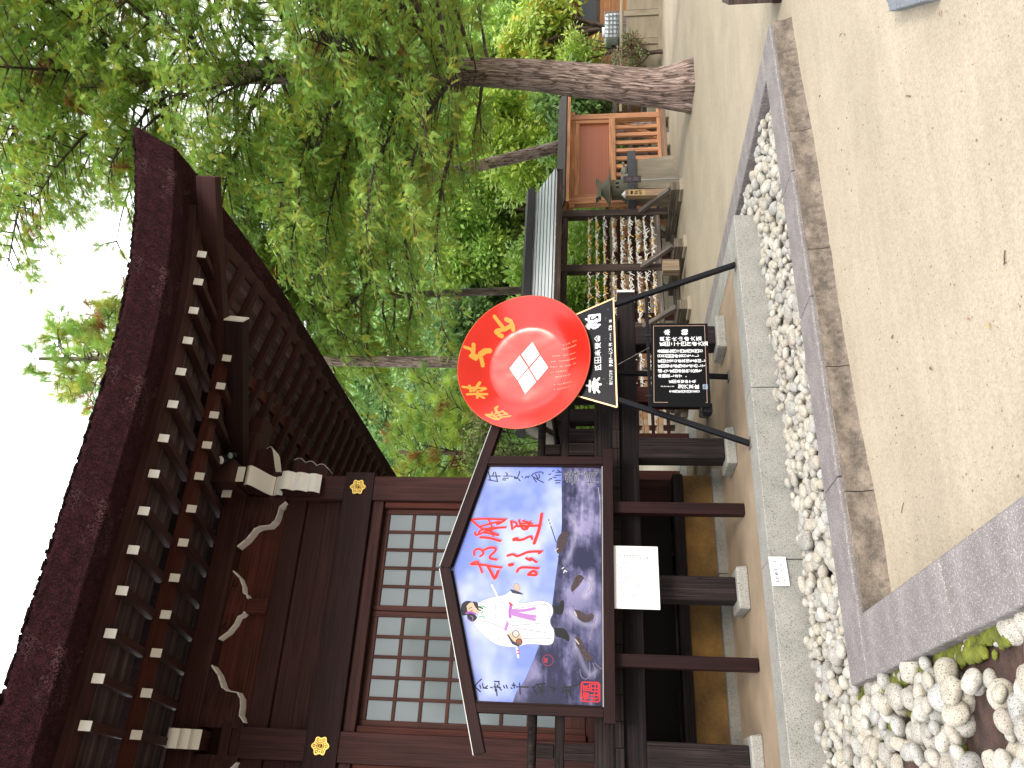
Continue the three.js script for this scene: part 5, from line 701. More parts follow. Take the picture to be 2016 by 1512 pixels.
// conifer: trunk, limbs that leave it in whorls and sag, twigs with sprays along them
function conifer({ name, label, path, radii, limbs, kind, sprays, tones, seed, size = 0.36, sag = 0.5, twig = 0.42, group, barkM = M.bark, limbR = 0.05, bias = null, deadShare = 0.02, keep = 1, fins = 0 }) {
  const R = rng(seed), b = path[0], t = thing(name, label, 'tree', [b.x, 0, b.z], group);
  const curve = new THREE.CatmullRomCurve3(path), n = fins ? 170 : 60, pts = fins ? Array.from({ length: 171 }, (_, i) => curve.getPoint(Math.pow(i / 170, 1.6))) : curve.getPoints(n), rad = pts.map((_, i) => { const f = (fins ? Math.pow(i / 170, 1.6) : i / n) * (radii.length - 1), k = Math.min(radii.length - 2, Math.floor(f)); return lerp(radii[k], radii[k + 1], f - k) + (fins ? 0.07 * Math.exp(-Math.max(0, pts[i].y) * 3.0) : 0); });
  let tg = tube(pts, rad, fins ? 96 : 18, true);
  if (fins) { const p = tg.attributes.position, uv = tg.attributes.uv; for (let i = 0; i < p.count; i++) { const y = p.getY(i), k = Math.min(n, Math.floor(i / (fins ? 97 : 19))), cx = pts[k].x, cz = pts[k].z, dx = p.getX(i) - cx, dz = p.getZ(i) - cz, r = Math.hypot(dx, dz), a = Math.atan2(dz, dx); if (r < 0.02) continue; const f = 1 + (nf(a * 5.5 + n2(y * 1.2, a, 5) * 1.5, y * 0.7, seed) - 0.5) * 0.09 + (n2(a * 14 + n2(y * 2, a * 3, 8), y * 0.5, seed + 5) - 0.5) * 0.09 + (nf(a * 16 + n2(y * 3, a * 4, 9) * 1.2, y * 1.1, seed + 9) - 0.5) * 0.10 + Math.max(0, 0.6 - y) * 0.4 * (0.5 + 0.5 * Math.cos(a * 5 + 1)) * fins; p.setX(i, cx + dx * f); p.setZ(i, cz + dz * f); } tg = mergeVertices(tg, 1e-5); tg.computeVertexNormals(); }
  part('trunk', tg, barkM, t);
  const list = [], lg = [];
  for (const L of limbs) {
    const h = L.h, o = curve.getPoint(clamp(h / path[path.length - 1].y, 0, 0.985)), d = V3(Math.cos(L.a), 0, Math.sin(L.a)), lp = []; const len = L.len, up = L.up ?? 0.15, N = 9, wob = (R() - 0.5) * 0.5;
    for (let i = 0; i <= N; i++) { const s = i / N; lp.push(o.clone().addScaledVector(d, len * s).addScaledVector(V3(-d.z, 0, d.x), Math.sin(s * 3) * wob * len * 0.12).add(V3(0, len * (up * s - sag * s * s * s) + (R() - 0.5) * 0.06, 0))); }
    lg.push(tube(lp, lp.map((_, i) => limbR * (1.05 - i / N) * (0.5 + len * 0.14) + 0.004), 6, false));
    const lc = new THREE.CatmullRomCurve3(lp); const M2 = Math.round(len / 0.30);
    for (let k = 1; k <= M2; k++) { const s = 0.14 + 0.86 * k / M2; if (R() > (L.keep ?? keep)) continue; const q = lc.getPoint(s), tg2 = lc.getTangent(s); const side = V3(-tg2.z, 0, tg2.x).normalize();
      for (const sd of [-1, 1]) { const tl = (twig * len * (1.08 - s) + 0.28) * (0.6 + R() * 0.6), td = tg2.clone().multiplyScalar(0.65).addScaledVector(side, sd * (0.65 + R() * 0.4)).add(V3(0, (R() - 0.5) * 0.35, 0)).normalize(); const te = q.clone().addScaledVector(td, tl).add(V3(0, -tl * tl * sag * 0.35, 0)), tm = q.clone().lerp(te, 0.55).add(V3(0, tl * 0.06, 0)); lg.push(tube([q, tm, te], [0.010 + 0.004 * tl, 0.008, 0.003], 4, false));
        const S = Math.max(2, Math.round(tl * sprays)); const brown = R() < deadShare, tt = R();
        for (let i = 0; i < S; i++) { const f = 0.2 + 0.8 * (i + R()) / S, p = f < 0.55 ? q.clone().lerp(tm, f / 0.55) : tm.clone().lerp(te, (f - 0.55) / 0.45); const dd = td.clone().add(V3((R() - 0.5) * 2.4, (R() - 0.5) * 2.2 - (kind === 'spray' ? 0.0 : -0.35), (R() - 0.5) * 2.4)).normalize(); p.addScaledVector(dd, R() * 0.05).add(V3((R() - 0.5) * 0.14, (R() - 0.5) * 0.12, (R() - 0.5) * 0.14)); list.push({ p, d: dd, up: V3((R() - 0.5) * 0.8, 1, (R() - 0.5) * 0.8), s: size * (0.6 + R() * 0.7), c: brown ? tone(R, ...GR.rust) : tone(R, ...tones[R() < 0.72 ? 0 : 1 % tones.length], clamp(tt * 0.6 + R() * 0.4, 0, 1)), v: Math.floor(R() * 12) }); } }
    }
  }
  part('limbs', lg, M.barkGrey, t); crown(kind, list, t); return [t, list.length];
}
// broadleaf tree or shrub: forked stems and a crown of lobes
function leafy({ name, label, cat = 'tree', base, h, lobes, tones, seed, size = 0.3, dens = 60, stem = 0.12, group, stems = 1, kind = 'broad', lean = V3(0, 0, 0) }) {
  const R = rng(seed), t = thing(name, label, cat, [base.x, base.y, base.z], group), lg = [], list = [];
  const top = base.clone().add(lean).add(V3(0, h * 0.55, 0));
  for (let s = 0; s < stems; s++) { const j = V3((R() - 0.5) * stem * 3 * (stems > 1), 0, (R() - 0.5) * stem * 3 * (stems > 1)); lg.push(tube([base.clone().add(j).add(V3(0, -0.1, 0)), base.clone().lerp(top, 0.4).add(V3((R() - 0.5) * 0.3 * stem * 6, 0, (R() - 0.5) * 0.3 * stem * 6)).add(j), top.clone().add(j)], [stem * 1.25, stem * 0.9, stem * 0.6], 8, false)); }
  for (const L of lobes) {
    const mid = top.clone().lerp(L.c, 0.5).add(V3((R() - 0.5) * L.r * 0.5, (R() - 0.3) * L.r * 0.4, (R() - 0.5) * L.r * 0.5)); lg.push(tube([base.clone().lerp(top, 0.7 + R() * 0.3), mid, L.c.clone()], [stem * 0.5, stem * 0.32, stem * 0.12], 6, false));
    for (let k = 0; k < 5; k++) { const e = L.c.clone().add(V3(R() - 0.5, R() - 0.5, R() - 0.5).multiplyScalar(L.r * 1.5)); lg.push(tube([mid.clone().lerp(L.c, 0.6), L.c.clone().lerp(e, 0.5), e], [stem * 0.16, stem * 0.1, 0.006], 4, false)); }
    const N = Math.round(dens * L.r * L.r * (L.d ?? 1)), sub = []; for (let k = 0; k < Math.max(5, L.r * 7); k++) { const d = V3(R() - 0.5, R() - 0.42, R() - 0.5).normalize(); sub.push({ p: L.c.clone().addScaledVector(d, L.r * (0.55 + R() * 0.35)).add(V3(0, 0, 0)), r: L.r * (0.30 + R() * 0.22), t: R() }); }
    for (let i = 0; i < N; i++) { const g = sub[Math.floor(R() * sub.length)], d = V3(R() - 0.5, (R() - 0.38), R() - 0.5).normalize(), p = g.p.clone().addScaledVector(V3(d.x, d.y * 0.72, d.z), g.r * (0.45 + 0.6 * R())); list.push({ p, d: V3(R() - 0.5, R() - 0.5, R() - 0.5), up: V3(R() - 0.5, 1, R() - 0.5), s: size * (0.65 + R() * 0.7), c: tone(R, ...tones[R() < (L.mix ?? 0.8) ? 0 : 1 % tones.length], clamp(g.t * 0.55 + R() * 0.45, 0, 1)), v: Math.floor(R() * 12) }); }
  }
  part('stem', lg, M.barkGrey, t); crown(kind, list, t, 'foliage'); return list.length;
}
let nLeaf = 0;
// the big cypress right of the yard
{
  const Z = -9.38, tp = [[1356, 170, 0], [1290, 173], [1170, 160], [1050, 148], [900, 141], [700, 141], [480, 143], [250, 153], [10, 169]].map(([x, y]) => onZ(x, y, Z)); tp[0].y = -0.05; const q = tp[tp.length - 1].clone(); tp.push(q.clone().add(V3(0.05, 2.6, 0)));
  const R = rng(71), limbs = []; for (let k = 0; k < 68; k++) { const h = 5.7 + (k / 68) * 8.6 + R() * 0.2, a = k * 2.399 + R() * 0.6, toward = Math.cos(a - 2.7); limbs.push({ h, a, len: (h < 6.3 ? 2.6 : lerp(4.7, 2.4, clamp((h - 5) / 9, 0, 1))) * (0.75 + 0.35 * R()) * (1 + 0.12 * toward), up: 0.12 + R() * 0.22, keep: h > 9 ? 0.62 : 0.92 }); }
  for (let k = 0; k < 34; k++) limbs.push({ h: 6.3 + k * 0.22 + R() * 0.2, a: 2.45 + (R() - 0.5) * 1.9, len: 2.6 + R() * 1.9, up: 0.1 + R() * 0.2, keep: 0.85 });
  const r = conifer({ name: 'cypress_tree', label: 'big cypress with red brown fissured trunk standing on the sand at right', path: tp, radii: [0.30, 0.285, 0.27, 0.25, 0.225, 0.21, 0.19, 0.16, 0.12, 0.05], limbs, kind: 'spray', sprays: 44, tones: [GR.cyp, GR.olive], seed: 501, size: 0.122, sag: 0.16, fins: 1, limbR: 0.038 }); nLeaf += r[1];
}
// a pine before its top, seen against the sky
{
  const b = V3(13.2, 0, -9.0), R = rng(72), limbs = []; for (let k = 0; k < 26; k++) { const h = 7.2 + k * 0.25; limbs.push({ h, a: 2.3 + (R() - 0.5) * 2.6, len: 2.6 + R() * 2.0, up: 0.25 + R() * 0.2, keep: 0.8 }); }
  nLeaf += conifer({ name: 'pine_tree', label: 'tall pine at the right edge with long needle tufts against the sky', path: [b, b.clone().add(V3(-0.1, 5, 0.1)), b.clone().add(V3(-0.3, 10, 0.2)), b.clone().add(V3(-0.4, 14.5, 0.2))], radii: [0.3, 0.24, 0.17, 0.06], limbs, kind: 'needle', sprays: 15, tones: [GR.mid, GR.olive], seed: 502, size: 0.24, sag: 0.25, limbR: 0.045, deadShare: 0.05 })[1];
}
// conifers farther back
function back(px, py, D, top, o) { const f = onD(px, py, D), b = V3(f.x, o.y0 ?? 0, f.z), tp = onD(...top, D), R = rng(o.seed), limbs = [], N = o.n; for (let k = 0; k < N; k++) { const t = k / N, h = lerp(o.h0, tp.y - 0.4, t) + R() * 0.3; limbs.push({ h, a: k * 2.399 + R(), len: lerp(o.r, o.r * 0.22, Math.pow(t, o.pow ?? 1)) * (0.75 + R() * 0.4), up: o.up ?? 0.2, keep: o.keep ?? 0.95 }); } const path = [b, b.clone().lerp(tp, 0.4).setY(tp.y * 0.4), b.clone().lerp(tp, 0.75).setY(tp.y * 0.75), V3(tp.x, tp.y, tp.z)]; nLeaf += conifer({ path, radii: [o.rad, o.rad * 0.85, o.rad * 0.6, 0.04], limbs, ...o })[1]; }
back(1330, 716, 17.5, [80, 706], { name: 'slender_pine', label: 'slender straight pine rising behind the red cup with grey bare trunk', seed: 503, n: 62, h0: 7.1, r: 2.7, rad: 0.15, kind: 'needle', sprays: 7, tones: [GR.mid, GR.olive], size: 0.38, sag: 0.3, deadShare: 0.09, limbR: 0.03 });
back(1330, 240, 18, [330, 470], { name: 'leaning_cypress', label: 'cypress with thin leaning trunk behind the orange notice board', seed: 504, n: 56, h0: 6.4, r: 3.6, rad: 0.15, kind: 'spray', sprays: 27, tones: [GR.cyp, GR.mid], size: 0.17, sag: 0.45, limbR: 0.035, deadShare: 0.04 });
back(1330, 560, 20, [330, 600], { name: 'dense_cypress', label: 'dense drooping cypress between the eave and the slender pine', seed: 505, n: 68, h0: 5.0, r: 3.2, rad: 0.11, barkM: M.barkGrey, kind: 'spray', sprays: 24, tones: [GR.cyp, GR.olive], size: 0.18, sag: 0.5, limbR: 0.035, deadShare: 0.06 });
back(1330, 895, 17, [775, 890], { name: 'young_pine', label: 'young bright green pine close behind the hall corner', seed: 506, n: 30, h0: 2.7, r: 1.7, rad: 0.09, kind: 'needle', sprays: 9, tones: [GR.lime, GR.mid], size: 0.34, sag: -0.1, up: 0.45, limbR: 0.022, deadShare: 0.08 });
// wooded slope: one sheet of ground and the trees that stand on it
const hillY = (x, z) => { const s = (x * Math.sin(YAW) - z * Math.cos(YAW)), e = clamp((s - 25) / 45, 0, 1.3); return -0.4 + 17 * sm(Math.min(1, e)) + (nf(x * 0.05, z * 0.05, 400) - 0.5) * 4 * Math.min(1, e * 3); };
{
  const g = new THREE.PlaneGeometry(260, 170, 110, 80); g.rotateX(-Math.PI / 2); g.rotateY(-YAW); g.translate(Math.sin(YAW) * 105, 0, -Math.cos(YAW) * 105); const p = g.attributes.position, uv = g.attributes.uv; for (let i = 0; i < p.count; i++) { p.setY(i, hillY(p.getX(i), p.getZ(i))); uv.setXY(i, p.getX(i) / 3, p.getZ(i) / 3); } g.computeVertexNormals(); struct('hill', g, mat([0.05, 0.06, 0.025], 'mossy', 0.98), 'wooded hillside behind the shrine');
}
{
  const R = rng(88); let k = 0;
  const T3 = (px, py, D, r, tones, seed, label, o = {}) => { const c = onD(px, py, D), gy = Math.max(-0.1, hillY(c.x, c.z)); const base = V3(c.x, gy, c.z), lobes = [{ c: c.clone(), r: r * 0.72 }]; const rr = rng(seed); for (let i = 0; i < (o.n ?? 7); i++) { const a = i / (o.n ?? 7) * 6.283 + rr(); lobes.push({ c: c.clone().add(V3(Math.cos(a) * r * 0.62, (rr() - 0.45) * r * 1.1, Math.sin(a) * r * 0.62)), r: r * (0.36 + rr() * 0.24) }); } nLeaf += leafy({ name: o.name ?? 'broadleaf_tree', label, cat: o.cat ?? 'tree', base, h: Math.max(0.6, c.y - gy), lobes, tones, seed, size: o.size ?? 0.40, dens: o.dens ?? 95, stem: o.stem ?? 0.14, kind: o.kind ?? 'broad', stems: o.stems ?? 1, group: o.cat === 'shrub' ? 'shrubs behind the yard' : 'trees at the foot of the wooded slope' }); };
  // the named ones, from the hall outwards to the right
  T3(800, 775, 34, 2.9, [GR.grey, GR.dark], 601, 'grey green round tree left of the slender pine trunk, above the red cup');
  T3(905, 800, 30, 2.3, [GR.dark, GR.grey], 602, 'dark green tree low behind the cup edge beside the painted board');
  T3(870, 640, 32, 2.7, [GR.grey, GR.mid], 603, 'pale grey green tree just right of the slender pine trunk');
  T3(960, 690, 27, 2.3, [GR.dark, GR.grey], 604, 'dark shaded tree directly behind the top of the cup');
  T3(850, 520, 36, 3.2, [GR.grey, GR.dark], 605, 'billowing grey green tree on the slope above the rack roof');
  T3(960, 540, 29, 2.3, [GR.dark, GR.grey], 606, 'deep green tree right of the cup below the billowing tree');
  T3(990, 430, 27, 2.2, [GR.mid, GR.lime], 607, 'mid green tree with yellow shoots over the ridge of the rack');
  T3(900, 390, 33, 3.0, [GR.mid, GR.grey], 608, 'leafy green tree high above the rack roof at its right');
  T3(930, 250, 34, 3.4, [GR.mid, GR.dark], 609, 'broad green tree left of the big trunk behind the notice board');
  T3(1045, 285, 23, 1.7, [GR.lime, GR.mid], 610, 'yellow green tree right above the notice board roof');
  T3(1150, 235, 21, 1.1, [GR.dark, GR.mid], 611, 'dark shrub behind the right end of the notice board', { name: 'shrub', cat: 'shrub', stem: 0.05, stems: 3 });
  T3(1010, 60, 27, 2.2, [GR.mid, GR.grey], 612, 'green tree at the far right between big trunk and picture edge');
  T3(1075, 62, 23, 1.2, [GR.lime, GR.gold], 613, 'yellowing tree above the house in the far right', { n: 6 });
  T3(1070, 165, 25, 1.0, [GR.gold, GR.lime], 614, 'golden yellow foliage just right of the big trunk', { n: 5 });
  T3(1150, 100, 21, 0.62, [GR.lime, GR.mid], 615, 'thin leafed tree in front of the house window', { n: 5, dens: 70, size: 0.26, stem: 0.05 });
  T3(1245, 105, 18.6, 0.52, [[[0.16, 0.12, 0.05], [0.26, 0.2, 0.09]], GR.dark], 616, 'half bare brown shrub in front of the concrete fence', { name: 'shrub', cat: 'shrub', dens: 150, size: 0.13, stem: 0.03, stems: 5 });
  T3(1175, 480, 19, 1.1, [GR.mid, GR.lime], 617, 'green shrub seen through the fortune strings', { name: 'shrub', cat: 'shrub', stem: 0.05, stems: 3, dens: 120, size: 0.3 });
  T3(1150, 350, 20.5, 0.9, [GR.mid, GR.dark], 618, 'shrub in the gap between the rack and the notice board', { name: 'shrub', cat: 'shrub', stem: 0.05, stems: 3, dens: 120, size: 0.3 });
  T3(1150, 640, 18.5, 1.1, [GR.mid, GR.lime], 619, 'shrub behind the fan-shaped plate of the easel', { name: 'shrub', cat: 'shrub', stem: 0.05, stems: 3, dens: 120, size: 0.3 });
  T3(1100, 560, 23, 1.5, [GR.mid, GR.lime], 620, 'bushy green tree behind the left half of the rack', { n: 6 });
  T3(990, 880, 15.5, 0.75, [[[0.2, 0.27, 0.09], [0.5, 0.52, 0.3]], GR.mid], 621, 'bright variegated shrub behind the balustrade', { name: 'shrub', cat: 'shrub', dens: 190, size: 0.2, stem: 0.04, stems: 3 });
  T3(1140, 840, 16, 0.8, [GR.mid, GR.lime], 622, 'green shrub seen between the balustrade posts', { name: 'shrub', cat: 'shrub', dens: 160, size: 0.22, stem: 0.04, stems: 3 });
  T3(1090, 760, 18, 1.2, [GR.mid, GR.dark], 623, 'green bush hidden mostly by the red cup', { name: 'shrub', cat: 'shrub', dens: 120, size: 0.3, stem: 0.05, stems: 3 });
  // the wood behind them, which reads as one mass
  const wd = new THREE.Group(); wd.name = 'far_wood'; wd.userData = { kind: 'stuff', label: 'wooded hillside of many merging crowns behind the trees' }; scene.add(wd); const list = [], lg = [];
  for (let i = 0; i < 230; i++) { const D = 30 + R() * 40, px = 640 + R() * 0, a = (R() - 0.5) * 1.25 * D, c = V3(Math.sin(YAW) * D + Math.cos(YAW) * a, 0, -Math.cos(YAW) * D + Math.sin(YAW) * a); c.y = hillY(c.x, c.z); const H = 3 + R() * 3.4, r = 1.8 + R() * 1.5; if (a < -0.06 * D && D < 34) continue; lg.push(tube([c.clone(), c.clone().add(V3(0, H * 0.9, 0))], [0.16, 0.08], 6, false)); const tn = [GR.dark, GR.grey, GR.mid, GR.dark][Math.floor(R() * 4)], sh = R();
    for (let j = 0; j < 330; j++) { const d = V3(R() - 0.5, R() - 0.4, R() - 0.5).normalize(), cl = Math.floor(R() * 9), o = V3(hsh(i, cl, 1) - 0.5, hsh(i, cl, 2) - 0.5, hsh(i, cl, 3) - 0.5).multiplyScalar(r * 1.5); list.push({ p: c.clone().add(V3(0, H, 0)).add(o).addScaledVector(d, r * 0.5 * (0.7 + 0.4 * R())), d: V3(R() - 0.5, R() - 0.5, R() - 0.5), up: V3(R() - 0.5, 1, R() - 0.5), s: 0.5 * (0.7 + R() * 0.8), c: tone(R, ...tn, clamp(sh * 0.5 + R() * 0.5, 0, 1)), v: Math.floor(R() * 12) }); } }
  part('trunks', lg, M.barkGrey, wd); crown('broad', list, wd, 'crowns'); nLeaf += list.length;
}
// trees behind the photographer, mirrored in the door panes and in the lacquer
{ const R = rng(321); for (const [x, z, r, h] of [[-5, 15, 3.4, 6.5], [2.5, 17, 3.6, 7], [10, 18, 3.8, 7], [17, 14, 3.4, 6.5], [-12, 12, 3.4, 6.5]]) { const base = V3(x, -0.02, z), lobes = []; for (let i = 0; i < 8; i++) lobes.push({ c: V3(x + (R() - 0.5) * r * 1.7, h * 0.35 + R() * h * 0.75, z + (R() - 0.5) * r * 1.7), r: r * (0.4 + R() * 0.2) }); nLeaf += leafy({ name: 'yard_tree', label: 'leafy yard tree behind the photographer, standing ' + (x < -10 ? 'farthest to the left' : x < 0 ? 'left of the middle' : x < 5 ? 'straight across from the hall' : x < 12 ? 'right of the middle' : 'farthest to the right'), base, h, lobes, tones: [GR.dark, GR.mid], seed: 700 + x, size: 0.5, dens: 60, stem: 0.2, group: 'trees across the yard' }); } }
console.log('leaf tufts', nLeaf);

// ---------- fortune rack: a small roof on posts, strings full of knotted paper ----------
{
  const Z = -11.9, rk = thing('fortune_rack', 'open roofed rack of dark posts hung with strings of knotted white fortune papers', 'rack', [8.6, 0, Z]);
  const xs = [9.86, 8.60, 7.34, 6.08];
  for (const x of xs) {
    part('post', bx(x - 0.075, x + 0.075, 0.2, 2.2, Z - 0.07, Z + 0.07, { axis: 'y' }), M.oldBrown, rk);
    part('foot', bx(x - 0.09, x + 0.09, 0.02, 0.2, Z - 0.75, Z + 0.75, { axis: 'z', c: 0.01 }), M.beigeOld ??= mat([0.42, 0.36, 0.26], 'old', 0.9), rk);
    for (const s of [-1, 1]) part('brace', beam(V3(x, 0.21, Z + s * 0.66), V3(x, 0.72, Z + s * 0.06), 0.08, 0.08), M.oldGrey, rk);
    part('stone', bx(x - 0.13, x + 0.13, -0.03, 0.05, Z + 0.45, Z + 0.8, { c: 0.02 }), M.concrete, rk);
  }
  part('top_rail', bx(5.9, 9.79, 2.06, 2.15, Z - 0.05, Z + 0.05), M.oldBrown, rk); part('middle_rail', bx(5.9, 9.79, 1.22, 1.27, Z - 0.03, Z + 0.03), M.oldGrey, rk);
  part('low_rail', bx(5.9, 9.79, 0.36, 0.46, Z - 0.05, Z + 0.05), M.oldGrey, rk); part('low_rail', bx(5.9, 10.1, 0.02, 0.12, Z - 0.62, Z - 0.52), M.oldGrey, rk);
  // roof: two metal slopes with standing seams, dark ridge and fascia, rafters below
  const x0 = 5.4, x1 = 10.32, ry = 2.72, ey = 2.245, eo = 0.78; const rf = part('roof', [0, 1].map((s) => beam(V3((x0 + x1) / 2, ey, Z + (s ? -eo : eo)), V3((x0 + x1) / 2, ry, Z), x1 - x0, 0.02, { c: 0.002 })), M.steelRoof, rk);
  for (const sd of [1, -1]) for (let k = 0; k < 7; k++) { const t0 = k / 7, t1 = (k + 1) / 7 + 0.02, P2 = (t, up) => V3((x0 + x1) / 2, lerp(ey, ry, t) + up, Z + sd * eo * (1 - t)); part('roof_course', beam(P2(t0, 0.034), P2(t1, 0.014), x1 - x0 + 0.006, 0.008, { c: 0 }), M.steelRoof, rf); part('course_edge', beam(P2(t0 + 0.004, 0.024), P2(t0 + 0.012, 0.024), x1 - x0 + 0.002, 0.02, { c: 0 }), M.steelDark, rf); }
  part('ridge', exX([[Z - 0.2, ry - 0.02], [Z - 0.17, ry + 0.10], [Z, ry + 0.155], [Z + 0.17, ry + 0.10], [Z + 0.2, ry - 0.02]], x0 - 0.06, x1 + 0.08), M.steelDark, rf);
  part('fascia', [bx(x0, x1, ey - 0.115, ey - 0.012, Z + eo - 0.05, Z + eo - 0.01), bx(x0, x1, ey - 0.115, ey - 0.012, Z - eo + 0.01, Z - eo + 0.05), beam(V3(x1 - 0.03, ey - 0.06, Z + eo), V3(x1 - 0.03, ry - 0.06, Z), 0.04, 0.11), beam(V3(x1 - 0.03, ey - 0.06, Z - eo), V3(x1 - 0.03, ry - 0.06, Z), 0.04, 0.11)], M.oldBrown, rf);
  for (let x = x0 + 0.2; x < x1 - 0.1; x += 0.31) part('rafter', [beam(V3(x, ey - 0.1, Z + eo - 0.06), V3(x, ry - 0.07, Z), 0.06, 0.07), beam(V3(x, ey - 0.1, Z - eo + 0.06), V3(x, ry - 0.07, Z), 0.06, 0.07)], M.oldBrown, rf);
  // strings and papers
  const R = rng(61), st = [], wh = [], yl = []; const rows = [0.52, 0.66, 0.80, 0.94, 1.08, 1.235, 1.40, 1.54, 1.68];
  for (const y of rows) { st.push(tube([V3(5.95, y, Z + 0.03), V3(7.9, y - 0.015, Z + 0.03), V3(9.78, y, Z + 0.03)], 0.004, 4)); const dn = y > 1.3 ? 0.62 : 1; for (let x = 6.0; x < 9.75; x += 0.020 + R() * 0.034 / dn) { const l = R() < (y > 1.3 ? 0.42 : 0.16) ? yl : wh; const z = Z + 0.03 + (R() - 0.5) * 0.05, yy = y - 0.012 + (R() - 0.5) * 0.035; l.push(new THREE.BoxGeometry(0.02, 0.018, 0.02).rotateZ(R() * 3).translate(x, yy, z)); for (const s of [-1, 1]) { const a = s * (0.5 + R() * 1.2), L = 0.03 + R() * 0.075; const g = new THREE.BoxGeometry(L, 0.014, 0.003); g.translate(L / 2, 0, 0); g.rotateX(R() * 2); g.rotateZ(-Math.PI / 2 + a); g.translate(x, yy, z); l.push(g); } } }
  part('string', st, M.white, rk); part('paper_knots', wh, mat([1.05, 1.04, 1.0], null, 0.9), rk).userData.kind = 'stuff'; part('paper_knots', yl, mat([0.95, 0.62, 0.16], null, 0.9), rk).userData.kind = 'stuff';
  part('small_box', bx(8.12, 8.34, 0.12, 0.40, Z + 0.45, Z + 0.62), mat([0.55, 0.46, 0.32], 'wood', 0.8), rk);
}
// ---------- racks of wooden prayer plaques behind it ----------
{
  const Z = -13.5, rk = thing('plaque_rack', 'low timber rack of reddish brown wooden prayer plaques behind the fortune rack', 'rack', [9, 0, Z]); const R = rng(65);
  for (const x of [5.6, 7.1, 8.6, 10.1, 11.5]) part('post', bx(x - 0.06, x + 0.06, 0, 1.32, Z - 0.06, Z + 0.06, { axis: 'y' }), M.hallRed, rk);
  for (const y of [0.22, 0.5, 0.78, 1.06, 1.30]) part('rail', bx(5.5, 11.6, y - 0.03, y + 0.03, Z - 0.03, Z + 0.03), M.hallRed, rk);
  const w = [mat([0.98, 0.58, 0.32], 'wood', 0.8), mat([1.1, 0.72, 0.42], 'wood', 0.8), mat([0.8, 0.40, 0.2], 'wood', 0.8), mat([1.15, 0.92, 0.66], 'wood', 0.8)];
  const pq = exZ([[-0.085, -0.02], [0.085, -0.02], [0.085, 0.085], [0, 0.13], [-0.085, 0.085]], -0.004, 0.004);
  for (const y of [0.48, 0.76, 1.04, 1.28]) for (let x = 5.66; x < 11.5; x += 0.155) { if (R() < 0.08) continue; const g = pq.clone(); g.rotateZ((R() - 0.5) * 0.2); g.rotateX(-0.06 - R() * 0.1); g.translate(x + (R() - 0.5) * 0.05, y - 0.15 + (R() - 0.5) * 0.03, Z + 0.045 + R() * 0.02); part('plaque', g, w[Math.floor(R() * 4)], rk); }
}
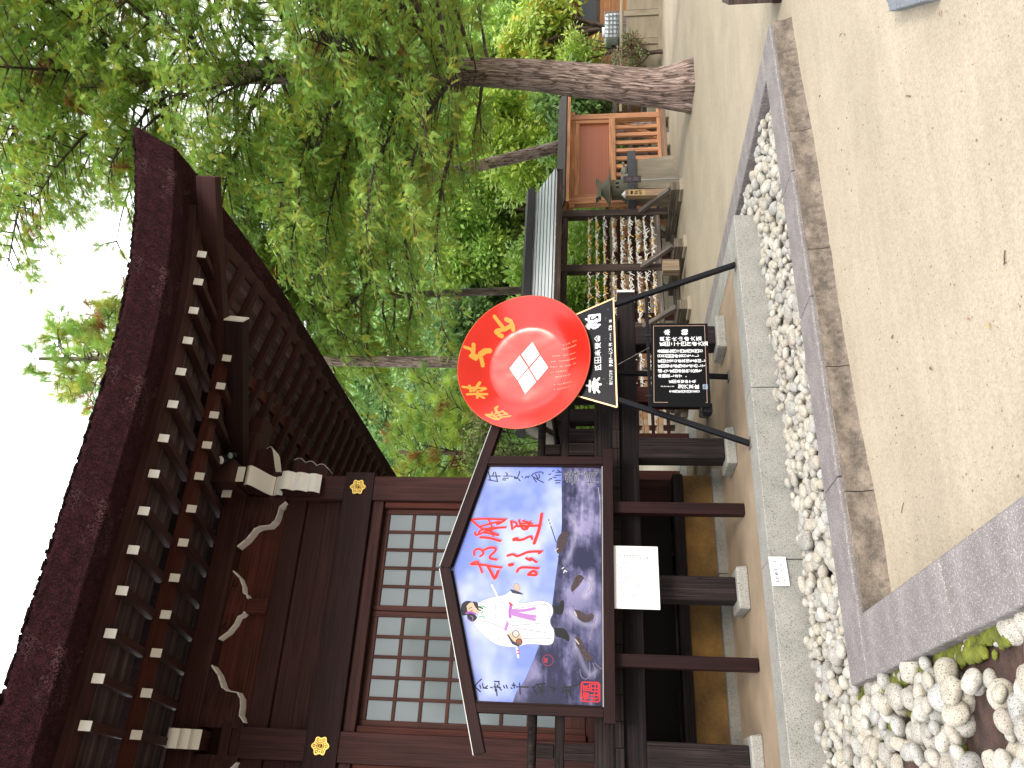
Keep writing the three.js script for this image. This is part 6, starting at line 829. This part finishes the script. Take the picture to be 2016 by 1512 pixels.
// ---------- orange notice board with its own roof ----------
{
  const Z = -12.75, nb = thing('wooden_notice_board', 'fresh orange timber notice board with thin roof and slatted base', 'notice board', [11.9, 0, Z]); const q = (x, y) => onZ(x, y, Z);
  const xr = q(1200, 233).x, xl = q(1200, 398).x, yT = q(1130, 300).y, yP = q(1136, 300).y, yPb = q(1200, 300).y, yB = q(1211, 300).y, yS = q(1302, 300).y, yG = q(1313, 300).y;
  for (const x of [xl, xr]) part('post', bx(x - 0.075, x + 0.075, yS, yT + 0.12, Z - 0.07, Z + 0.07, { axis: 'y' }), M.orange, nb);
  part('beam', bx(xl - 0.16, xr + 0.16, yT - 0.02, yT + 0.085, Z - 0.06, Z + 0.06), M.orange, nb); part('beam', bx(xl + 0.075, xr - 0.075, yB - 0.01, yPb + 0.01, Z - 0.06, Z + 0.07), M.orange, nb);
  part('frame', [bx(xl + 0.076, xl + 0.17, yPb + 0.012, yT - 0.022, Z - 0.03, Z + 0.05, { axis: 'y' }), bx(xr - 0.17, xr - 0.076, yPb + 0.012, yT - 0.022, Z - 0.03, Z + 0.05, { axis: 'y' }), bx(xl + 0.171, xr - 0.171, yT - 0.12, yT - 0.022, Z - 0.03, Z + 0.05)], M.orange, nb);
  const [c, x] = canvas(900, 420), R = rng(71); x.fillStyle = '#b8643c'; x.fillRect(0, 0, 900, 420); for (let i = 0; i < 420; i++) { x.globalAlpha = 0.10; x.fillStyle = R() < 0.5 ? '#8a4224' : '#d08a5c'; x.fillRect(0, R() * 420, 900, 1 + R() * 3); } x.globalAlpha = 0.55; for (let k = 0; k < 22; k++) for (let i = 0; i < 16; i++) if (R() < 0.86) tiny(x, 850 - k * 37, 55 + i * 21, 14, '#8f7394', 2, R); x.globalAlpha = 1;
  part('panel', bx(xl + 0.171, xr - 0.171, yPb + 0.012, yT - 0.122, Z - 0.02, Z + 0.0, { c: 0 }), M.orangeDeep, nb); part('panel_print', sheet(V3(xl + 0.171, yPb + 0.012, Z + 0.003), V3(1, 0, 0), V3(0, 1, 0), xr - xl - 0.342, yT - 0.134 - yPb), printMat(c, 0.55), nb);
  for (let k = 0; k < 9; k++) { const xx = lerp(xl + 0.28, xr - 0.28, k / 8); part('slat', bx(xx - 0.048, xx + 0.048, yS, yB - 0.012, Z - 0.03, Z + 0.02, { axis: 'y' }), M.orange, nb); }
  part('base_rail', bx(xl - 0.5, xr + 0.5, yG, yS - 0.002, Z - 0.08, Z + 0.08), mat([0.60, 0.42, 0.28], 'wood', 0.85), nb); part('base_rail', bx(xl - 0.3, xr + 0.3, yS + 0.002, yS + 0.07, Z - 0.055, Z + 0.055), M.orange, nb);
  for (const xx of [xl, lerp(xl, xr, 0.33), lerp(xl, xr, 0.66), xr]) part('stone', bx(xx - 0.18, xx + 0.18, -0.05, yG - 0.002, Z - 0.16, Z + 0.16, { c: 0.02 }), M.concrete, nb);
  for (const s of [-1, 1]) { part('brace', beam(V3(xl, yB, Z - 0.08), V3(xl + s * 0.05, yG, Z - 0.7), 0.08, 0.08), M.orange, nb); part('brace', beam(V3(xr, yB, Z - 0.08), V3(xr + s * 0.05, yG, Z - 0.7), 0.08, 0.08), M.orange, nb); }
  const ey = yT + 0.135, rr = part('roof', [beam(V3((xl + xr) / 2, ey, Z + 0.62), V3((xl + xr) / 2, ey + 0.20, Z), xr - xl + 0.95, 0.03, { c: 0.003 }), beam(V3((xl + xr) / 2, ey, Z - 0.62), V3((xl + xr) / 2, ey + 0.20, Z), xr - xl + 0.95, 0.03, { c: 0.003 })], M.oldBrown, nb);
  part('fascia', [bx(xl - 0.47, xr + 0.47, ey - 0.075, ey - 0.012, Z + 0.58, Z + 0.61), beam(V3(xl - 0.45, ey - 0.03, Z + 0.6), V3(xl - 0.45, ey + 0.17, Z), 0.03, 0.07), beam(V3(xr + 0.45, ey - 0.03, Z + 0.6), V3(xr + 0.45, ey + 0.17, Z), 0.03, 0.07)], M.orange, rr);
  for (let k = 0; k < 4; k++) { const xx = lerp(xl, xr, k / 3); part('bracket', [bx(xx - 0.05, xx + 0.05, yT + 0.086, yT + 0.17, Z - 0.5, Z + 0.5, { axis: 'z' })], M.orange, rr); }
}
// ---------- stone table with a small roofed lantern, the plates before it ----------
{
  const gp = onY(1333, 340, 0), Z = gp.z, q = (x, y, z = Z) => onZ(x, y, z);
  const pd = thing('stone_table', 'stone table of a dark slab on a pale concrete pedestal beside the notice board', 'table', [gp.x, 0, Z]);
  const a = q(1290, 370).x, b = q(1290, 312).x, t = q(1252, 340).y; const g = new RoundedBoxGeometry(b - a, t, 0.5, 1, 0.01); { const p = g.attributes.position; for (let i = 0; i < p.count; i++) { const f = 1.06 - (p.getY(i) / t) * 0.16; p.setX(i, p.getX(i) * f); p.setZ(i, p.getZ(i) * f); } } g.translate((a + b) / 2, t / 2, Z - 0.25); part('pedestal', grain(g, 'y'), M.concrete, pd);
  part('slab', bx(q(1245, 394).x, q(1245, 302).x, t + 0.001, q(1236, 340).y, Z - 0.55, Z + 0.08, { c: 0.008, su: 0.6, sv: 0.6 }), M.slab, pd); part('plinth', bx(a - 0.08, b + 0.08, -0.03, 0.06, Z - 0.6, Z + 0.08, { c: 0.01 }), M.concrete, pd);
  { const R = rng(81), gs = []; const y0 = q(1236, 340).y; for (let i = 0; i < 60; i++) { const s = 0.025 + R() * 0.04; gs.push(new THREE.IcosahedronGeometry(s, 1).scale(1, 0.7, 1).translate(q(1240, 345).x + R() * (q(1240, 318).x - q(1240, 345).x), y0 + 0.01 + R() * 0.09, Z - 0.4 + R() * 0.35)); } const o = single('offering_stones', gs, mat([0.80, 0.79, 0.76], 'pebble', 0.9), 'heap of small white stones piled on the dark stone slab', 'stones', [q(1236, 330).x, y0, Z - 0.2]); o.userData.kind = 'stuff'; }
  const lx = q(1210, 360).x, by = q(1236, 360).y, zl = Z - 0.2, S = (x) => q(x, 360).y, ln = thing('stone_lantern', 'weathered greenish stone lantern with flared roof on the stone table', 'lantern', [lx, by, zl]);
  const sq = (w, y0, y1, w2 = w) => { const g = new THREE.CylinderGeometry(w2 * 0.7071, w * 0.7071, y1 - y0, 4, 1); g.rotateY(Math.PI / 4); g.translate(lx, (y0 + y1) / 2, zl); return grain(g, 'y', null, 0.6, 0.6); };
  part('base', [sq(0.36, by, S(1230)), sq(0.30, S(1230), S(1226))], M.stoneGreen, ln); const hs = part('light_box', sq(0.27, S(1226), S(1204)), M.stoneGreen, ln); part('opening', [-1, 1].map((s) => bx(lx + s * 0.05 - 0.022, lx + s * 0.05 + 0.022, S(1219), S(1212), zl + 0.133, zl + 0.138, { c: 0 })), M.voidBlack, hs);
  const rg = new THREE.CylinderGeometry(1, 1, 1, 4, 8, false); rg.rotateY(Math.PI / 4); { const p = rg.attributes.position; for (let i = 0; i < p.count; i++) { const tt = p.getY(i) + 0.5, w = lerp(0.30, 0.07, Math.pow(tt, 0.55)) * 1.414 * 1.02; const corner = Math.abs(p.getX(i)) * Math.abs(p.getZ(i)) > 0.4 ? 1 : 0.94; p.setX(i, p.getX(i) * w * corner); p.setZ(i, p.getZ(i) * w * corner); p.setY(i, lerp(S(1204), S(1184), tt) + (corner === 1 && tt < 0.2 ? 0.03 : 0)); } } rg.translate(lx, 0, zl); rg.computeVertexNormals(); part('roof', [grain(rg, 'x', null, 0.6, 0.6), bx(lx - 0.2, lx + 0.2, S(1184), S(1179), zl - 0.06, zl + 0.06, { c: 0.01 }), exZ([[lx - 0.22, S(1179)], [lx + 0.22, S(1179)], [lx + 0.25, S(1173)], [lx + 0.12, S(1175.5)], [lx - 0.12, S(1175.5)], [lx - 0.25, S(1173)]], zl - 0.07, zl + 0.07)], M.stoneGreen, ln);
  const ps = thing('wooden_marker', 'pale wooden marker post with black characters and peaked white cap', 'post', [q(1335, 377).x, 0, Z + 0.35]), wx = q(1300, 384, Z + 0.35).x, wX = q(1300, 371, Z + 0.35).x, wt = q(1231, 377, Z + 0.35).y; part('shaft', bx(wx, wX, -0.02, wt, Z + 0.25, Z + 0.35, { axis: 'y' }), M.beige, ps); part('cap', new THREE.ConeGeometry(0.075, 0.07, 4).rotateY(Math.PI / 4).translate((wx + wX) / 2, wt + 0.035, Z + 0.3), M.white, ps);
  { const [c, k] = canvas(64, 256); k.fillStyle = '#c9a877'; k.fillRect(0, 0, 64, 256); [...'神社印'].forEach((ch, i) => glyph(k, ch, 32, 50 + i * 66, 42, '#15120e', 8)); part('marker_print', sheet(V3(wx + 0.012, wt - 0.36, Z + 0.352), V3(1, 0, 0), V3(0, 1, 0), wX - wx - 0.024, 0.3), printMat(c, 0.8), ps); }
  const sp = thing('plate_on_stake', 'small dark purple plate on a thin metal stake before the stone table', 'sign', [q(1335, 354, Z + 0.3).x, 0, Z + 0.3]), sx = q(1240, 354, Z + 0.3).x; part('stake', tube([V3(sx, -0.05, Z + 0.29), V3(sx, 0.8, Z + 0.29)], 0.012, 8), M.alu, sp); { const y1 = q(1227, 354, Z + 0.3).y, y0 = q(1262, 354, Z + 0.3).y; const [c, k] = canvas(96, 200); k.fillStyle = '#3d3038'; k.fillRect(0, 0, 96, 200); [...'玉石'].forEach((ch, i) => glyph(k, ch, 48, 60 + i * 80, 50, '#6d5d66', 7)); part('plate', bx(sx - 0.075, sx + 0.075, y0, y1, Z + 0.305, Z + 0.325, { axis: 'y' }), mat([0.06, 0.04, 0.05], null, 0.5), sp); part('plate_print', sheet(V3(sx - 0.07, y0 + 0.005, Z + 0.327), V3(1, 0, 0), V3(0, 1, 0), 0.14, y1 - y0 - 0.01), printMat(c, 0.6), sp); }
}
// ---------- far right: fence, house, water tank ----------
{
  const dir = V3(cr0.x, 0, cr0.z).multiplyScalar(0.8).add(V3(0, 0, 0.35)).normalize(), o = onY(1300, 190, 0); const fp = (d, y) => o.clone().addScaledVector(dir, d).setY(y);
  const fe = thing('concrete_fence', 'old pale concrete panel fence with a white rail at the far right', 'fence', [o.x, 0, o.z]); const up = V3(0, 1, 0);
  const yT = onD(1222, 60, o.clone().sub(C0).dot(cf)).y; for (let k = 0; k < 10; k++) { const d = k * 0.62; part('fence_post', beam(fp(d, -0.05), fp(d, yT - 0.05), 0.12, 0.12, { up: dir }), M.concrete, fe); part('fence_panel', beam(fp(d + 0.07, yT * 0.46), fp(d + 0.55, yT * 0.46), 0.05, yT * 0.82), M.concrete, fe); }
  part('top_rail', beam(fp(-0.3, yT), fp(6.4, yT), 0.14, 0.055), mat([0.72, 0.70, 0.66], 'mortar', 0.8), fe); part('fence_base', beam(fp(-0.3, 0.02), fp(6.4, 0.02), 0.22, 0.12), M.concrete, fe);
  const hD = 25, h = (x, y) => onD(x, y, hD), b = h(1290, 60), hs = thing('timber_house', 'orange brown timber house with a dark window behind the fence', 'house', [b.x, 0, b.z]); const nrm = cf.clone().setY(0).normalize().negate(), rt = cr0.clone();
  const box = (x0, x1, y0, y1, d0, d1, m, n, p = hs) => { const A = h(y1, x0), w = h(y1, x1).clone().sub(A), W2 = Math.hypot(w.x, w.z), yb = Math.max(-0.1, h(y0, x0).y), yt = h(y1, x0).y; const g = new RoundedBoxGeometry(W2, yt - yb, d1 - d0, 1, 0.01); g.translate(W2 / 2, 0, -(d0 + d1) / 2); const gg = grain(g, 'x'); gg.applyMatrix4(new THREE.Matrix4().makeBasis(rt, V3(0, 1, 0), nrm).setPosition(V3(A.x, (yb + yt) / 2, A.z))); return part(n, gg, m, p); };
  const wall = mat([0.50, 0.25, 0.09], 'wood', 0.8); box(150, -160, 1330, 1130, 0, 4, wall, 'wall'); const wn = box(54, -40, 1180, 1139, -0.05, 0.02, M.oldBrown, 'window'); box(50, -40, 1176, 1143, -0.07, -0.052, mat([0.02, 0.022, 0.026], null, 0.1), 'pane', wn); for (const k of [1203, 1217]) box(150, -160, k + 1, k, -0.03, -0.002, M.hallRed, 'board');
  box(172, -180, 1128, 1112, -0.7, 4.4, M.steelDark, 'roof'); box(152, 146, 1330, 1130, -0.04, 0.04, M.hallRed, 'corner_post');
  // caged white water tank standing behind the fence
  const tD = 20.2, tb = onD(1218, 42, tD), wt = thing('water_tank', 'white plastic water tank in a wire cage behind the fence', 'tank', [tb.x, 0, tb.z]); const L = onD(1205, 73, tD), Rr = onD(1205, 22, tD), y0 = -0.0, yb2 = onD(1220, 50, tD).y, yt2 = onD(1191, 50, tD).y, w = Math.hypot(Rr.x - L.x, Rr.z - L.z); const fr = (g) => g.applyMatrix4(new THREE.Matrix4().makeBasis(rt, V3(0, 1, 0), nrm).setPosition(V3(L.x, 0, L.z)));
  part('tank', fr(grain(new RoundedBoxGeometry(w, yt2 - yb2, 0.8, 3, 0.08).translate(w / 2, (yt2 + yb2) / 2, -0.45), 'x')), mat([0.72, 0.78, 0.82], null, 0.4), wt); part('lid', fr(new THREE.CylinderGeometry(0.13, 0.13, 0.08, 20).translate(w * 0.45, yt2 + 0.03, -0.4)), M.white, wt); const wires = []; for (let k = 0; k <= 6; k++) wires.push(tube([V3(w * k / 6, yb2, -0.02), V3(w * k / 6, yt2 + 0.01, -0.02)], 0.012, 5)); for (let k = 0; k <= 4; k++) wires.push(tube([V3(0, lerp(yb2, yt2, k / 4), -0.01), V3(w, lerp(yb2, yt2, k / 4), -0.01)], 0.012, 5)); part('cage', fr(merge(wires)), mat([0.36, 0.4, 0.44], null, 0.4, 0, { metalness: 0.8 }), wt); part('pallet', fr(bx(0, w, Math.max(0, y0 - 0.05), yb2 - 0.01, -0.9, 0)), M.oldGrey, wt);
  // brown rail fence seen past the end of the notice board
  const rf = thing('rail_fence', 'low brown rail fence between the notice board and the big trunk', 'fence', [14, 0, -14.4]); for (const y of [0.35, 0.72, 1.08]) part('rail', bx(11.2, 17.6, y - 0.05, y + 0.05, -14.44, -14.36), M.oldBrown, rf); for (let x = 11.4; x < 17.6; x += 1.2) part('fence_post', bx(x - 0.06, x + 0.06, -0.05, 1.2, -14.55, -14.445, { axis: 'y' }), M.oldBrown, rf);
  // the corner of a grey stone block and a wooden box end reach into the frame at the right
  { const q = [[1774, 19], [1850, -2], [1850, -120], [1740, -120]].map(([x, y]) => onY(x, y, 0)), g = new THREE.ExtrudeGeometry(shapeOf(q.map((p) => [p.x, -p.z])), { depth: 0.05, bevelEnabled: true, bevelSize: 0.006, bevelThickness: 0.006, bevelSegments: 2 }); g.rotateX(-Math.PI / 2); single('stone_slab', grain(g, 'x', null, 0.6, 0.6), mat([0.34, 0.38, 0.45], 'granite', 0.8), 'blue grey stone slab cut off by the right edge of the yard', 'stone', [q[0].x, 0, q[0].z]); }
  const Bq = onY(1537, 6, 0), bxs = thing('offering_box', 'dark wooden box whose corner shows at the right edge of the yard', 'box', [Bq.x, 0, Bq.z]), turn = (g) => g.translate(-Bq.x, 0, -Bq.z).rotateY(-0.98).translate(Bq.x, 0, Bq.z); part('box_side', turn(bx(Bq.x + 0.005, Bq.x + 0.7, 0.06, 0.42, Bq.z - 0.4, Bq.z - 0.01)), M.oldBrown, bxs); part('box_base', turn(bx(Bq.x, Bq.x + 0.72, 0.0, 0.058, Bq.z - 0.42, Bq.z, { c: 0.004 })), M.hallDark, bxs);
}
camera.updateMatrixWorld();
renderer.render(scene, camera);
